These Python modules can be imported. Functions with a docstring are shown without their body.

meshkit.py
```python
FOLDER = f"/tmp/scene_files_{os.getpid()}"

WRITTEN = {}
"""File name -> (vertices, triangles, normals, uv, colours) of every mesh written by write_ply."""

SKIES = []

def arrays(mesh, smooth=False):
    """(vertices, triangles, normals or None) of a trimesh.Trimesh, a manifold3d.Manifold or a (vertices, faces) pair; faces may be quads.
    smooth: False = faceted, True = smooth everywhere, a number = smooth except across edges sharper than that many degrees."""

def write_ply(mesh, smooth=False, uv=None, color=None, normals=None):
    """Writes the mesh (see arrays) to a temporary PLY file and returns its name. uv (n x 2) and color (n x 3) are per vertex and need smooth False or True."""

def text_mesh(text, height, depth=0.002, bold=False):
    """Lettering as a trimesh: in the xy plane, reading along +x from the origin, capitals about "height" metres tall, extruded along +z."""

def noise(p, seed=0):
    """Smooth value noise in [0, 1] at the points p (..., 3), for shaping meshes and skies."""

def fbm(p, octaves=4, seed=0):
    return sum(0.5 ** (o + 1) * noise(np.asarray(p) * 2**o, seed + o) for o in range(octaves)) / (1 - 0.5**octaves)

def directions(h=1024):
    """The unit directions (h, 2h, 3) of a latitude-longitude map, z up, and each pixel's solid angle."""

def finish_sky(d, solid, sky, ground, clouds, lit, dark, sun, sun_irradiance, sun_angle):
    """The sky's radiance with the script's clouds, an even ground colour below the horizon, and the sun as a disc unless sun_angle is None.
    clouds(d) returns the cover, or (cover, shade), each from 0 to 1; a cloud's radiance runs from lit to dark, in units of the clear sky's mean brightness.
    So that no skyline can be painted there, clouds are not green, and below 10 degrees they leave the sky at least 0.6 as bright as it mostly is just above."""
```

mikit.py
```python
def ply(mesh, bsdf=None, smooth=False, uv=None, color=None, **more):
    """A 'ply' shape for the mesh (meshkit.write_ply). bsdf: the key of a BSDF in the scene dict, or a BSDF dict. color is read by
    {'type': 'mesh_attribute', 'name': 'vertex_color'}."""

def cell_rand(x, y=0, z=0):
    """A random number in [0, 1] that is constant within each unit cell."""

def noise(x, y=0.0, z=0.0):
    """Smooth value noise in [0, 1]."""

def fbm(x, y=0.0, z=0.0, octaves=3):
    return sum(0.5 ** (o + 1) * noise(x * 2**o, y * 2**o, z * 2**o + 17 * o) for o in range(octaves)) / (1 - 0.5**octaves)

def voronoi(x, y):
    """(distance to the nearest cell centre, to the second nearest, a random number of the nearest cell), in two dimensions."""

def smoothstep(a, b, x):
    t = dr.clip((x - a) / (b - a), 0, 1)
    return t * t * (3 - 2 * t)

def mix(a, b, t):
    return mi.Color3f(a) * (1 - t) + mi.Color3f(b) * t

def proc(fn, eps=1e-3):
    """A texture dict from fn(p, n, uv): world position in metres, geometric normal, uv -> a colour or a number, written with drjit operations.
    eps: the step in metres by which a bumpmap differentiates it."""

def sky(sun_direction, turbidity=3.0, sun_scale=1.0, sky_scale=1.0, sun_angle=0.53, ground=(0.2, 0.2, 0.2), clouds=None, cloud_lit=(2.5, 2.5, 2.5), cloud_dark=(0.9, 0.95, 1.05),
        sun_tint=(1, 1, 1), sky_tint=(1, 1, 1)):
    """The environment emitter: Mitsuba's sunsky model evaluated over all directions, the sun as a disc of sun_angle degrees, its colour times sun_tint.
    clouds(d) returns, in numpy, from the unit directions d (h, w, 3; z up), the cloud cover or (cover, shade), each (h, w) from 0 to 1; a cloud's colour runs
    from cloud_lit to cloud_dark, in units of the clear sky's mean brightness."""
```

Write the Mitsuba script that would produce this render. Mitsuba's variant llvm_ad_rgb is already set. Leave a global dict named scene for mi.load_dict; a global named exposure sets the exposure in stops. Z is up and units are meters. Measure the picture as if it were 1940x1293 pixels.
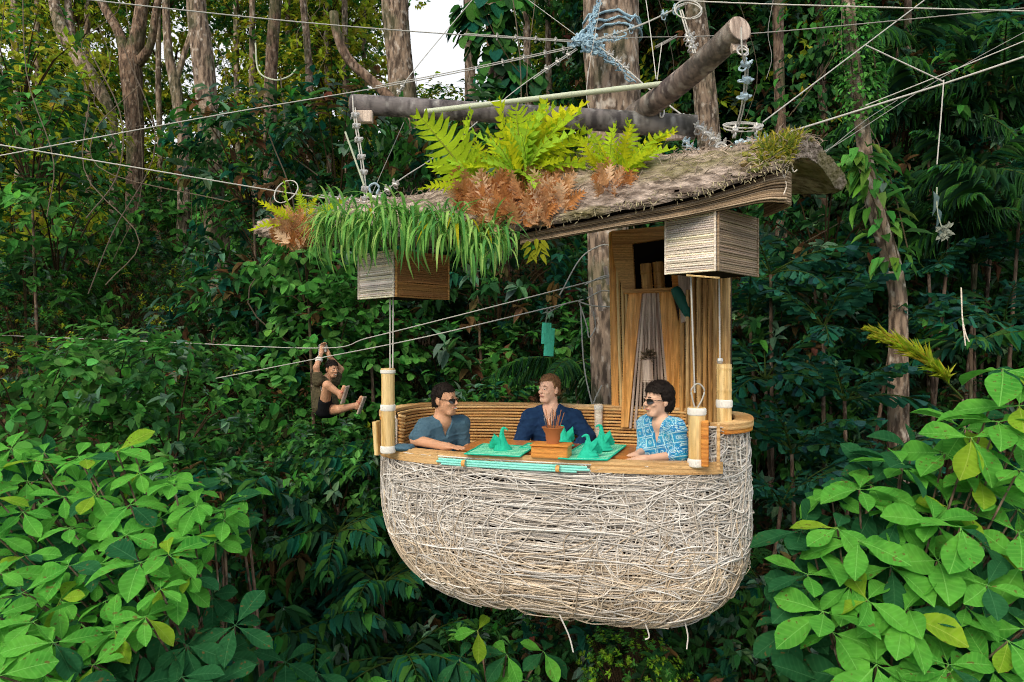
import math, random, numpy as np, trimesh, mitsuba as mi, drjit as dr, mikit, meshkit
T = mi.ScalarTransform4f
scene, labels = {}, {}
# ------------------------------------------------------------------ camera, light, exposure
# the camera hovers level in front of the pod; it is the origin, +y looks into the forest, z up, metres
FOC = 1293.0                                   # focal length in photo pixels (1940 wide)
scene['camera'] = {'type': 'perspective', 'fov': math.degrees(2 * math.atan(970 / FOC)), 'fov_axis': 'x', 'near_clip': 0.1, 'far_clip': 500.0,
                   'to_world': T().look_at(origin=[0, 0, 0], target=[0, 1, 0], up=[0, 0, 1])}
scene['sky'] = mikit.sky([-0.38, -0.72, 0.58], turbidity=3, sun_scale=0.3, sun_angle=26, clouds=lambda d: 1.0, cloud_lit=(1.95, 2.0, 2.05), sun_tint=(0.97, 1.0, 1.06))
exposure = 2.7
# ------------------------------------------------------------------ helpers
RNG = np.random.default_rng(7)
COUNT = {}
def at(px, py, Y):
    """the point at depth Y seen at photo pixel (px, py): used to read positions off the photograph"""
    return np.array([(px - 970) / FOC * Y, Y, (646.5 - py) / FOC * Y])
def num(name, parent=None):
    base = f'{parent}__{name}' if parent else name
    n = COUNT.get(base, -1) + 1
    COUNT[base] = n
    return base if n == 0 else f'{base}_{n:03d}'
def tag(key, label=None, cat=None, group=None, kind=None):
    d = labels.setdefault(key, {})
    for k, v in (('label', label), ('category', cat), ('group', group), ('kind', kind)):
        if v: d[k] = v
    return key
def thing(name, label, cat, group=None):
    return tag(num(name), label, cat, group)
def put(name, mesh, bsdf, parent=None, smooth=False, uv=None, color=None, **tags):
    """one mesh of its own: a part of parent, or a top-level thing"""
    key = num(name, parent)
    if isinstance(mesh, MB): mesh, color = mesh.arrays(color)
    scene[key] = mikit.ply(mesh, bsdf, smooth=smooth, uv=uv, color=color)
    if tags: tag(key, **tags)
    return key
def group(gid, **children):
    scene[gid] = {'type': 'shapegroup', **children}
    return gid
def inst(name, gid, M, parent=None, **tags):
    key = num(name, parent)
    scene[key] = {'type': 'instance', 'group': {'type': 'ref', 'id': gid}, 'to_world': T(np.ascontiguousarray(M))}
    if tags: tag(key, **tags)
    return key
def unit(v):
    v = np.asarray(v, float)
    return v / np.maximum(np.linalg.norm(v, axis=-1, keepdims=True), 1e-12)
def frame(pos, y, up=(0, 0, 1), s=1.0):
    """matrix whose y axis points along y and whose z axis is as near to up as it can be"""
    y = unit(y); x = np.cross(y, up)
    x = unit(x) if np.linalg.norm(x) > 1e-6 else np.array([1., 0, 0])
    z = np.cross(x, y); M = np.eye(4)
    M[:3, 0], M[:3, 1], M[:3, 2], M[:3, 3] = x * s, y * s, z * s, pos
    return M
def place(pos, rz=0.0, s=1.0, tilt=(0, 0)):
    c, q = math.cos(rz), math.sin(rz)
    R = np.array([[c, -q, 0], [q, c, 0], [0, 0, 1.]])
    tx, ty = tilt
    A = np.array([[1, 0, 0], [0, math.cos(tx), -math.sin(tx)], [0, math.sin(tx), math.cos(tx)]]) @ np.array([[math.cos(ty), 0, math.sin(ty)], [0, 1, 0], [-math.sin(ty), 0, math.cos(ty)]])
    M = np.eye(4); M[:3, :3] = A @ R * s; M[:3, 3] = pos
    return M
class MB:
    """collects pieces of ONE mesh, with a colour per vertex"""
    def __init__(self): self.v, self.f, self.c, self.n = [], [], [], 0
    def add(self, vf, col=(1, 1, 1)):
        v, f = np.asarray(vf[0], float), np.asarray(vf[1], int)
        if f.shape[1] == 4: f = np.vstack([f[:, [0, 1, 2]], f[:, [0, 2, 3]]])
        self.v.append(v); self.f.append(f + self.n); self.c.append(np.broadcast_to(np.asarray(col, float), v.shape)); self.n += len(v)
        return self
    def arrays(self, color=None):
        return (np.vstack(self.v), np.vstack(self.f)), (np.vstack(self.c) if color is None else None)
    def tris(self): return sum(map(len, self.f))
def smooth_path(P, n=None, step=None):
    """Catmull-Rom curve through the points"""
    P = np.asarray(P, float)
    if len(P) == 2:
        n = n or 2
        return P[0] + (P[1] - P[0]) * np.linspace(0, 1, n)[:, None]
    Q = np.vstack([2 * P[0] - P[1], P, 2 * P[-1] - P[-2]])
    if n is None: n = max(4, int(np.linalg.norm(np.diff(P[:, :3], axis=0), axis=1).sum() / step))
    t = np.linspace(0, len(P) - 1, n); i = np.minimum(t.astype(int), len(P) - 2); u = (t - i)[:, None]
    a, b, c, d = Q[i], Q[i + 1], Q[i + 2], Q[i + 3]
    return 0.5 * (2 * b + (c - a) * u + (2 * a - 5 * b + 4 * c - d) * u ** 2 + (3 * b - a - 3 * c + d) * u ** 3)
def tube(P, r, sides=6, cap=True, flat=1.0):
    """a tapered tube along the polyline P"""
    P = np.asarray(P, float); n = len(P); r = np.broadcast_to(np.asarray(r, float), (n,))
    t = unit(np.gradient(P, axis=0))
    ref = np.array([0, 0, 1.]) if abs(unit(P[-1] - P[0])[2]) < 0.85 else np.array([1., 0, 0])
    a = unit(np.cross(t, ref)); b = np.cross(t, a)
    g = np.arange(sides) * 2 * np.pi / sides
    v = P[:, None] + r[:, None, None] * (np.cos(g)[None, :, None] * a[:, None] + flat * np.sin(g)[None, :, None] * b[:, None])
    i, j = np.meshgrid(np.arange(n - 1), np.arange(sides), indexing='ij')
    f = np.stack([i * sides + j, i * sides + (j + 1) % sides, (i + 1) * sides + (j + 1) % sides, (i + 1) * sides + j], -1).reshape(-1, 4)[:, ::-1]
    f = np.vstack([f[:, [0, 1, 2]], f[:, [0, 2, 3]]])
    v = v.reshape(-1, 3)
    if cap:
        k = np.arange(sides); m = len(v)
        v = np.vstack([v, P[0], P[-1]])
        f = np.vstack([f, np.stack([k, (k + 1) % sides, k * 0 + m], 1), np.stack([(k + 1) % sides + (n - 1) * sides, k + (n - 1) * sides, k * 0 + m + 1], 1)])
    return v, f
def box(size, M=None, c=0.0):
    """a box (bevelled by c) of this size centred on the origin, then moved by M"""
    sx, sy, sz = np.asarray(size, float) / 2
    if c > 0:
        pts = [[a * (sx - (i != 0) * c), b * (sy - (i != 1) * c), d * (sz - (i != 2) * c)] for a in (-1, 1) for b in (-1, 1) for d in (-1, 1) for i in range(3)]
        m = trimesh.convex.convex_hull(np.array(pts)); v, f = np.array(m.vertices), np.array(m.faces)
    else:
        m = trimesh.creation.box((2 * sx, 2 * sy, 2 * sz)); v, f = np.array(m.vertices), np.array(m.faces)
    return (v if M is None else v @ M[:3, :3].T + M[:3, 3]), f
def beam(a, b, w, h, c=0.004, up=(0, 0, 1)):
    a, b = np.asarray(a, float), np.asarray(b, float)
    return box((w, np.linalg.norm(b - a), h), frame((a + b) / 2, b - a, up), c)
def lathe(profile, M=None, sides=16):
    """profile: (radius, z) pairs from bottom to top"""
    p = np.asarray(profile, float); g = np.arange(sides) * 2 * np.pi / sides; n = len(p)
    v = np.stack([p[:, :1] * np.cos(g), p[:, :1] * np.sin(g), np.repeat(p[:, 1:], sides, 1)], -1).reshape(-1, 3)
    i, j = np.meshgrid(np.arange(n - 1), np.arange(sides), indexing='ij')
    f = np.stack([i * sides + j, i * sides + (j + 1) % sides, (i + 1) * sides + (j + 1) % sides, (i + 1) * sides + j], -1).reshape(-1, 4)
    f = np.vstack([f[:, [0, 1, 2]], f[:, [0, 2, 3]]])
    return (v if M is None else v @ M[:3, :3].T + M[:3, 3]), f
def grid_faces(n, m, wrap=False):
    mm = m if wrap else m - 1
    i, j = np.meshgrid(np.arange(n - 1), np.arange(mm), indexing='ij')
    q = np.stack([i * m + j, i * m + (j + 1) % m, (i + 1) * m + (j + 1) % m, (i + 1) * m + j], -1).reshape(-1, 4)
    return np.vstack([q[:, [0, 1, 2]], q[:, [0, 2, 3]]])
# ---- leaves
def leaf_template(rows, widths, fold=0.12, droop=0.15, wave=0.0):
    """unit leaf: y runs 0..1 from the stalk to the tip, x is across (width 1); a fold along the midrib, drooping tip. Returns v, f, uv"""
    v, uv = [[0, 0, 0]], [[0, 0]]
    for k, (y, w) in enumerate(zip(rows, widths)):
        z = -droop * y ** 2; e = wave * (-1) ** k
        v += [[-w / 2, y, z + fold * w + e], [0, y, z], [w / 2, y, z + fold * w - e]]; uv += [[-w, y], [0, y], [w, y]]
    v.append([0, 1, -droop]); uv.append([0, 1])
    f = [[0, 2, 1], [0, 3, 2]]
    for k in range(len(rows) - 1):
        a, b = 1 + 3 * k, 4 + 3 * k
        f += [[a, a + 1, b + 1], [a, b + 1, b], [a + 1, a + 2, b + 2], [a + 1, b + 2, b + 1]]
    a = 1 + 3 * (len(rows) - 1); t = len(v) - 1
    f += [[a, a + 1, t], [a + 1, a + 2, t]]
    return np.array(v, float), np.array(f), np.array(uv, float)
LEAF = {'ovate': leaf_template([.28, .66], [1.0, .78], .14, .22), 'lance': leaf_template([.3, .65], [1.0, .8], .12, .3),
        'round': leaf_template([.22, .55, .85], [.8, 1.0, .6], .1, .2), 'strap': leaf_template([.25, .55, .8], [.9, 1.0, .7], .15, .5),
        'fish': leaf_template([.45, .98], [.55, 1.0], .1, .25), 'tiny': leaf_template([.45], [1.0], .1, .15)}
def leaves(kind, pos, along, up, L, W):
    """many leaves at once: (vertices, faces); along = direction of the midrib"""
    tv, tf, _ = LEAF[kind]; pos = np.atleast_2d(pos); n = len(pos)
    y = unit(np.broadcast_to(along, (n, 3))); x = np.cross(y, np.broadcast_to(up, (n, 3)))
    x = unit(np.where(np.linalg.norm(x, axis=1, keepdims=True) > 1e-4, x, [1, 0, 0])); z = np.cross(x, y)
    L, W = np.broadcast_to(L, (n,)), np.broadcast_to(W, (n,))
    v = pos[:, None] + tv[None, :, :1] * (W[:, None, None] * x[:, None]) + tv[None, :, 1:2] * (L[:, None, None] * y[:, None]) + tv[None, :, 2:] * (L[:, None, None] * z[:, None])
    f = tf[None] + (np.arange(n) * len(tv))[:, None, None]
    return v.reshape(-1, 3), f.reshape(-1, 3)
def leaf_cols(c, n, kind, rng, dv=0.25, dh=0.12):
    """a colour per leaf, spread to its vertices"""
    c = np.broadcast_to(np.asarray(c, float), (n, 3)) * (1 + dv * rng.normal(size=(n, 1))).clip(0.4, 1.9)
    c = c * (1 + dh * rng.normal(size=(n, 3))).clip(0.6, 1.5)
    return np.repeat(c.clip(0.004, 0.9), len(LEAF[kind][0]), 0)
def sphere_dirs(n, rng, zmin=-1.0):
    z = rng.uniform(zmin, 1, n); a = rng.uniform(0, 2 * np.pi, n); r = np.sqrt(1 - z * z)
    return np.stack([r * np.cos(a), r * np.sin(a), z], 1)
# ------------------------------------------------------------------ materials
N, F, mix, step_ = mikit.noise, mikit.fbm, mikit.mix, mikit.smoothstep
VC = {'type': 'mesh_attribute', 'name': 'vertex_color'}
def mat(key, color, rough=0.6, spec=0.4, bump=None, eps=2e-3, height=0.004, **more):
    col = color if isinstance(color, dict) else {'type': 'rgb', 'value': list(color)}
    b = {'type': 'principled', 'base_color': col, 'roughness': rough, 'specular': spec, **more}
    if bump is not None: b = {'type': 'bumpmap', 'tex': mikit.proc(bump, eps), 'scale': height, 'bsdf': b}
    scene[key] = {'type': 'twosided', 'bsdf': b}
    return key
def leafmat(key, color, rough=0.45, trans=0.7, **more):
    col = color if isinstance(color, dict) else {'type': 'rgb', 'value': list(color)}
    scene[key] = {'type': 'principledthin', 'base_color': col, 'roughness': rough, 'diff_trans': trans, 'spec_trans': 0.0, **{'eta': 1.5, **more}}
    return key
leafmat('foliage', VC, 0.27, 0.8, )
def big_leaf(c0, c1, rib):
    def fn(p, n, uv):
        x, y = dr.abs(uv.x), uv.y
        vein = step_(0.80, 0.97, dr.abs(dr.cos((y * 9.0 - x * 1.6) * 3.14159)) ) * step_(0.02, 0.1, x) * 0.22
        mid = 1 - step_(0.012, 0.05, x)
        c = mix(c0, c1, F(p.x * 5, p.y * 5, p.z * 5, 2))
        c = c * (0.82 + 0.36 * N(p.x * 31, p.y * 31, p.z * 31))
        c = mix(c, rib, dr.maximum(vein, mid * 0.85))
        spot = step_(0.80, 0.84, N(p.x * 52 + 3, p.y * 52, p.z * 52)) * step_(0.45, 0.6, N(p.x * 4, p.y * 4, p.z * 4 + 9))
        return mix(c, (0.16, 0.11, 0.04), spot * 0.8)
    return mikit.proc(fn)
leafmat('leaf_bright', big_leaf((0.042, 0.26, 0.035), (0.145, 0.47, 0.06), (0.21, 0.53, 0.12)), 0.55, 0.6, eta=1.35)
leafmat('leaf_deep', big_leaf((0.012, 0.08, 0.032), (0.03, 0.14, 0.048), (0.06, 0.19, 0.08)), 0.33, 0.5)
leafmat('leaf_lime', big_leaf((0.15, 0.38, 0.03), (0.32, 0.50, 0.035), (0.40, 0.55, 0.10)), 0.45, 0.8)
def bark(c0, c1, c2, s=1.0, moss=0.0):
    def fn(p, n, uv):
        a = F(p.x * 26 * s, p.y * 26 * s, p.z * 5 * s, 3); b = F(p.x * 2.3, p.y * 2.3, p.z * 1.4, 3)
        spot = step_(0.52, 0.85, F(p.x * 17 + 5, p.y * 17, p.z * 9, 3))
        c = mix(mix(c0, c1, step_(0.3, 0.7, a)), c2, spot * 0.9) * (0.7 + 0.6 * F(p.x * 4, p.y * 4, p.z * 2.0, 3))
        return mix(c, (0.05, 0.085, 0.03), step_(0.52, 0.66, b) * moss)
    return mikit.proc(fn)
def bark_bump(p, n, uv): return F(p.x * 30, p.y * 30, p.z * 6, 3)
mat('bark_brown', bark((0.06, 0.042, 0.032), (0.24, 0.165, 0.12), (0.38, 0.31, 0.25), 1, 0.5), 0.9, 0.2, bark_bump, height=0.02)
mat('bark_grey', bark((0.075, 0.056, 0.044), (0.33, 0.25, 0.19), (0.58, 0.53, 0.47), 1, 0.35), 0.9, 0.2, bark_bump, height=0.02)
mat('log_dark', bark((0.05, 0.046, 0.05), (0.16, 0.148, 0.152), (0.34, 0.34, 0.34), 0.8, 0.12), 0.75, 0.3, bark_bump, height=0.01)
mat('log_wood', bark((0.07, 0.055, 0.055), (0.23, 0.18, 0.16), (0.33, 0.30, 0.28), 0.8, 0.12), 0.8, 0.3, bark_bump, height=0.01)
mat('vcol', VC, 0.6, 0.35)
mat('vcol_gloss', VC, 0.35, 0.5)
def soil_fn(p, n, uv):
    a = F(p.x * 3, p.y * 3, p.z * 3, 4)
    return mix(mix((0.04, 0.030, 0.018), (0.15, 0.105, 0.06), a), (0.05, 0.09, 0.03), step_(0.45, 0.7, F(p.x * 0.7, p.y * 0.7, 3.0, 3)))
mat('soil', mikit.proc(soil_fn), 0.95, 0.1)
def cane(p, n, uv): return F(p.x * 60, p.y * 60, p.z * 60, 2)
def wicker_fn(p, n, uv):
    return mix((0.33, 0.285, 0.23), (0.62, 0.57, 0.50), F(p.x * 7, p.y * 7, p.z * 25, 3))
mat('wicker', VC, 0.75, 0.25)
def wood_h(c0, c1, c2, s=1.0):
    def fn(p, n, uv):
        g = F((p.x + p.y * 0.7) * 2.2 * s, (p.x - p.y) * 1.5 * s, p.z * 70 * s, 3); b = N(p.x * 3.1, p.y * 3.1, p.z * 2.0)
        c = mix(mix(c0, c1, step_(0.25, 0.75, g)), c2, step_(0.55, 0.85, b) * 0.5)
        return c * (0.75 + 0.5 * N(p.x * 45, p.y * 45, p.z * 240))
    return mikit.proc(fn)
def wood_v(c0, c1, c2):
    def fn(p, n, uv):
        g = F(p.x * 55, p.y * 55, p.z * 2.4, 3); b = N(p.x * 6, p.y * 6, p.z * 1.1)
        c = mix(mix(c0, c1, step_(0.25, 0.75, g)), c2, step_(0.5, 0.9, b) * 0.6)
        return c * (0.8 + 0.4 * N(p.x * 160, p.y * 160, p.z * 14))
    return mikit.proc(fn)
mat('timber', wood_h((0.42, 0.23, 0.085), (0.68, 0.46, 0.22), (0.72, 0.55, 0.33)), 0.45, 0.4)
mat('table_wood', wood_h((0.25, 0.075, 0.015), (0.45, 0.17, 0.04), (0.5, 0.22, 0.07)), 0.25, 0.5)
mat('orange_wood', wood_h((0.45, 0.16, 0.025), (0.68, 0.30, 0.06), (0.7, 0.36, 0.1)), 0.4, 0.5)
mat('plank_wood', wood_v((0.58, 0.25, 0.05), (0.90, 0.50, 0.16), (0.88, 0.58, 0.24)), 0.45, 0.45)
mat('bamboo', wood_v((0.56, 0.36, 0.13), (0.74, 0.56, 0.27), (0.8, 0.66, 0.4)), 0.4, 0.45)
mat('pole_bamboo', wood_v((0.24, 0.115, 0.03), (0.60, 0.34, 0.11), (0.64, 0.42, 0.18)), 0.5, 0.4)
mat('slat_brown', wood_h((0.36, 0.165, 0.045), (0.66, 0.36, 0.12), (0.70, 0.45, 0.18), 1.3), 0.5, 0.4)
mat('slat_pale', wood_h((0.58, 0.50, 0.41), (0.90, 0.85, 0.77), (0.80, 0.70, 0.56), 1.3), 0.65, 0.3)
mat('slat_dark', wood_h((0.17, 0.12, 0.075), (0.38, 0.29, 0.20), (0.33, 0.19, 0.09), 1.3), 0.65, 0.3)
mat('slat_grey', wood_v((0.30, 0.23, 0.19), (0.60, 0.50, 0.43), (0.64, 0.55, 0.47)), 0.6, 0.3)
def thatch_fn(p, n, uv):
    a = F(p.x * 14, p.y * 22, p.z * 30, 3); m = step_(0.5, 0.68, F(p.x * 2.6, p.y * 2.6, p.z * 5 + 3, 3))
    c = mix((0.14, 0.11, 0.092), (0.46, 0.385, 0.335), step_(0.25, 0.75, a))
    return mix(c, (0.15, 0.15, 0.04), m * 0.55)
def thatch_bump(p, n, uv): return F(p.x * 25, p.y * 40, p.z * 60, 3)
mat('thatch', mikit.proc(thatch_fn), 0.95, 0.1, thatch_bump, height=0.03)
mat('slat_vert', wood_v((0.30, 0.17, 0.06), (0.66, 0.43, 0.18), (0.7, 0.5, 0.26)), 0.5, 0.4)
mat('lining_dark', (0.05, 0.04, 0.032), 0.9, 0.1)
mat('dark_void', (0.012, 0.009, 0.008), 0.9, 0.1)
mat('steel', (0.55, 0.55, 0.54), 0.42, 0.5, metallic=0.55)
mat('cable_steel', (0.50, 0.50, 0.47), 0.55, 0.4, metallic=0.25)
mat('cable_dark', (0.26, 0.26, 0.25), 0.6, 0.4)
mat('blue_rope', (0.33, 0.50, 0.62), 0.8, 0.2)
mat('blue_steel', (0.38, 0.52, 0.62), 0.45, 0.5, metallic=0.3)
mat('green_pole', (0.47, 0.53, 0.41), 0.5, 0.4)
def teal_fn(p, n, uv): return mix((0.012, 0.40, 0.26), (0.03, 0.56, 0.38), F(p.x * 40, p.y * 40, p.z * 40, 3))
mat('teal', mikit.proc(teal_fn), 0.8, 0.15)
mat('teal_bright', (0.09, 0.74, 0.50), 0.5, 0.3)
mat('aqua', (0.26, 0.76, 0.69), 0.55, 0.35)
def mat_fn(p, n, uv):
    s = step_(0.35, 0.65, 0.5 + 0.5 * dr.sin((p.x * 0.28 + p.y * 0.96) * 105)) 
    return mix((0.02, 0.45, 0.28), (0.30, 0.72, 0.52), s)
mat('placemat_cloth', mikit.proc(mat_fn), 0.8, 0.2)
mat('clay', (0.36, 0.13, 0.045), 0.7, 0.3)
def skin_fn(c0, c1):
    def fn(p, n, uv): return mix(c0, c1, F(p.x * 26, p.y * 26, p.z * 26, 2))
    return mikit.proc(fn)
mat('skin_tan', skin_fn((0.50, 0.26, 0.155), (0.64, 0.37, 0.235)), 0.5, 0.35)
mat('skin_fair', skin_fn((0.70, 0.40, 0.29), (0.82, 0.54, 0.41)), 0.5, 0.35)
mat('skin_light', skin_fn((0.62, 0.37, 0.26), (0.74, 0.49, 0.36)), 0.5, 0.35)
def hair_fn(c0, c1):
    def fn(p, n, uv): return mix(c0, c1, F(p.x * 130, p.y * 130, p.z * 45, 2))
    return mikit.proc(fn)
mat('hair_black', hair_fn((0.004, 0.003, 0.003), (0.022, 0.016, 0.014)), 0.7, 0.15)
mat('hair_ginger', hair_fn((0.11, 0.055, 0.028), (0.27, 0.15, 0.075)), 0.7, 0.2)
mat('lens', (0.008, 0.008, 0.01), 0.08, 0.8)
mat('lips', (0.48, 0.17, 0.13), 0.45, 0.4)
mat('white_soft', (0.75, 0.75, 0.72), 0.7, 0.3)
def tee_fn(p, n, uv):
    s = 0.5 + 0.5 * dr.sin((p.z * 0.9 + p.x * 0.45) * 900)
    return mix((0.045, 0.105, 0.165), (0.095, 0.18, 0.25), s * 0.25 + 0.75 * F(p.x * 60, p.y * 60, p.z * 60, 3))
mat('tee', mikit.proc(tee_fn), 0.9, 0.1)
def navy_fn(p, n, uv): return mix((0.006, 0.022, 0.075), (0.016, 0.05, 0.13), F(p.x * 30, p.y * 30, p.z * 30, 2))
mat('navy', mikit.proc(navy_fn), 0.9, 0.15)
def batik_fn(p, n, uv):
    a, b = (p.x * 0.5 - p.y * 0.87) * 11.0 + p.z * 3.0, p.z * 11.0 - (p.x * 0.5 - p.y * 0.87) * 3.0
    i, j = a - dr.floor(a) - 0.5, b - dr.floor(b) - 0.5
    r = dr.maximum(dr.abs(i), dr.abs(j)); q = dr.sqrt(i * i + j * j)
    ring = step_(0.36, 0.40, r) * (1 - step_(0.44, 0.47, r)) + (1 - step_(0.05, 0.08, q)) + step_(0.12, 0.14, q) * (1 - step_(0.17, 0.19, q))
    d1, d2, w = mikit.voronoi(a * 4.5, b * 4.5)
    curl = step_(0.16, 0.22, d2 - d1) * step_(0.26, 0.32, d1)
    base = mix((0.008, 0.15, 0.48), (0.02, 0.34, 0.58), N(p.x * 14, p.y * 14, p.z * 14))
    sel = mikit.cell_rand(a, b, 4)
    wt = dr.select(sel > 0.5, ring * 0.9 + 0.12 * curl, curl)
    return mix(base, (0.50, 0.74, 0.80), dr.clip(wt, 0, 1))
mat('batik', mikit.proc(batik_fn), 0.85, 0.15)
mat('umbrella_cloth', (0.01, 0.11, 0.09), 0.6, 0.3)
mat('olive_cloth', (0.085, 0.075, 0.045), 0.9, 0.1)
mat('black_cloth', (0.012, 0.013, 0.016), 0.9, 0.1)
# ------------------------------------------------------------------ terrain
from scipy.interpolate import PchipInterpolator
GY = [-30, 0, 4, 7, 10, 13, 16, 20, 24, 27, 32, 60, 120]
GZ = [-14, -8.5, -6.4, -4.6, -2.6, -0.7, 1.3, 3.6, 5.4, 5.9, 4.5, -6, -14]
def ground_z(x, y):
    x, y = np.asarray(x, float), np.asarray(y, float)
    yy = y + 0.22 * np.clip(x, -2, 12) + 0.04 * np.clip(x, -20, 0)
    p = np.stack([x * 0.35, y * 0.35, 0 * x], -1)
    return np.interp(yy, GY, GZ) + 0.7 * (meshkit.fbm(p, 3) - 0.5) + 1.5 * np.clip((x - 3) / 10, 0, 1) * np.clip((y - 6) / 10, 0, 1.2)
gx, gy = np.meshgrid(np.concatenate([np.linspace(-90, -24, 12), np.linspace(-22, 24, 93), np.linspace(27, 90, 12)]), np.concatenate([np.linspace(-30, 2, 8), np.linspace(3, 34, 78), np.linspace(38, 120, 14)]))
put('forest_slope', (np.stack([gx, gy, ground_z(gx, gy)], -1).reshape(-1, 3), grid_faces(*gx.shape)[:, ::-1] if False else grid_faces(*gx.shape)), 'soil', smooth=True, kind='structure')
# ------------------------------------------------------------------ plants of the undergrowth, a few variants of each sort
DARK, MID, LIGHT, LIME, TEAL, OLIVE, BLUE = (.038, .128, .042), (.060, .20, .042), (.11, .34, .075), (.46, .56, .05), (.020, .115, .070), (.38, .44, .045), (.05, .20, .15)
BROWN, PALE, LG = (.15, .095, .045), (.13, .25, .16), (.24, .46, .04)
def shrub_mesh(seed, kind, L, W, pal, twigs=80, per=7, R=(1.0, 1.0, 0.95), droop=0.3, zc=0.95, spread=0.6, shell=0.45):
    rng = np.random.default_rng(seed); mb = MB()
    d = sphere_dirs(twigs, rng, -0.55); r = rng.uniform(shell, 1.0, (twigs, 1)) ** 0.6
    lump = 0.72 + 0.55 * meshkit.fbm(d * 1.7 + seed, 2)[:, None]
    tip = np.array([0, 0, zc]) + d * np.array(R) * r * lump
    out = unit(d + np.array([0, 0, 0.35]))
    pos = np.repeat(tip, per, 0) - np.repeat(out, per, 0) * rng.uniform(0, L * 1.3, (twigs * per, 1))
    a = rng.uniform(0, 2 * np.pi, twigs * per); e1 = unit(np.cross(np.repeat(out, per, 0), rng.normal(size=(twigs * per, 3))))
    along = unit(np.repeat(out, per, 0) * spread + e1 + np.array([0, 0, -droop]) + 0.15 * rng.normal(size=(twigs * per, 3)))
    up = unit(np.array([0, 0, 1.]) + 0.5 * np.repeat(out, per, 0) + 0.25 * rng.normal(size=(twigs * per, 3)))
    n = twigs * per; pal = np.asarray(pal, float); ci = np.repeat(rng.integers(0, len(pal), twigs), per)
    mb.add(leaves(kind, pos, along, up, L * rng.uniform(0.65, 1.25, n), W * L * rng.uniform(0.8, 1.15, n)), leaf_cols(pal[ci], n, kind, rng))
    st = MB()
    for k in range(0, twigs, 8):
        q = tip[k]; st.add(tube(smooth_path([[0.15 * q[0], 0.15 * q[1], zc - .55], [q[0] * 0.5, q[1] * 0.5, .5 * q[2] + .5 * (zc - .35)], q], 5), np.linspace(0.012, 0.004, 5), 4, False), np.array([.07, .05, .03]) * rng.uniform(.6, 1.6))
    return mb, st
SHRUBS = {}
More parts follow.
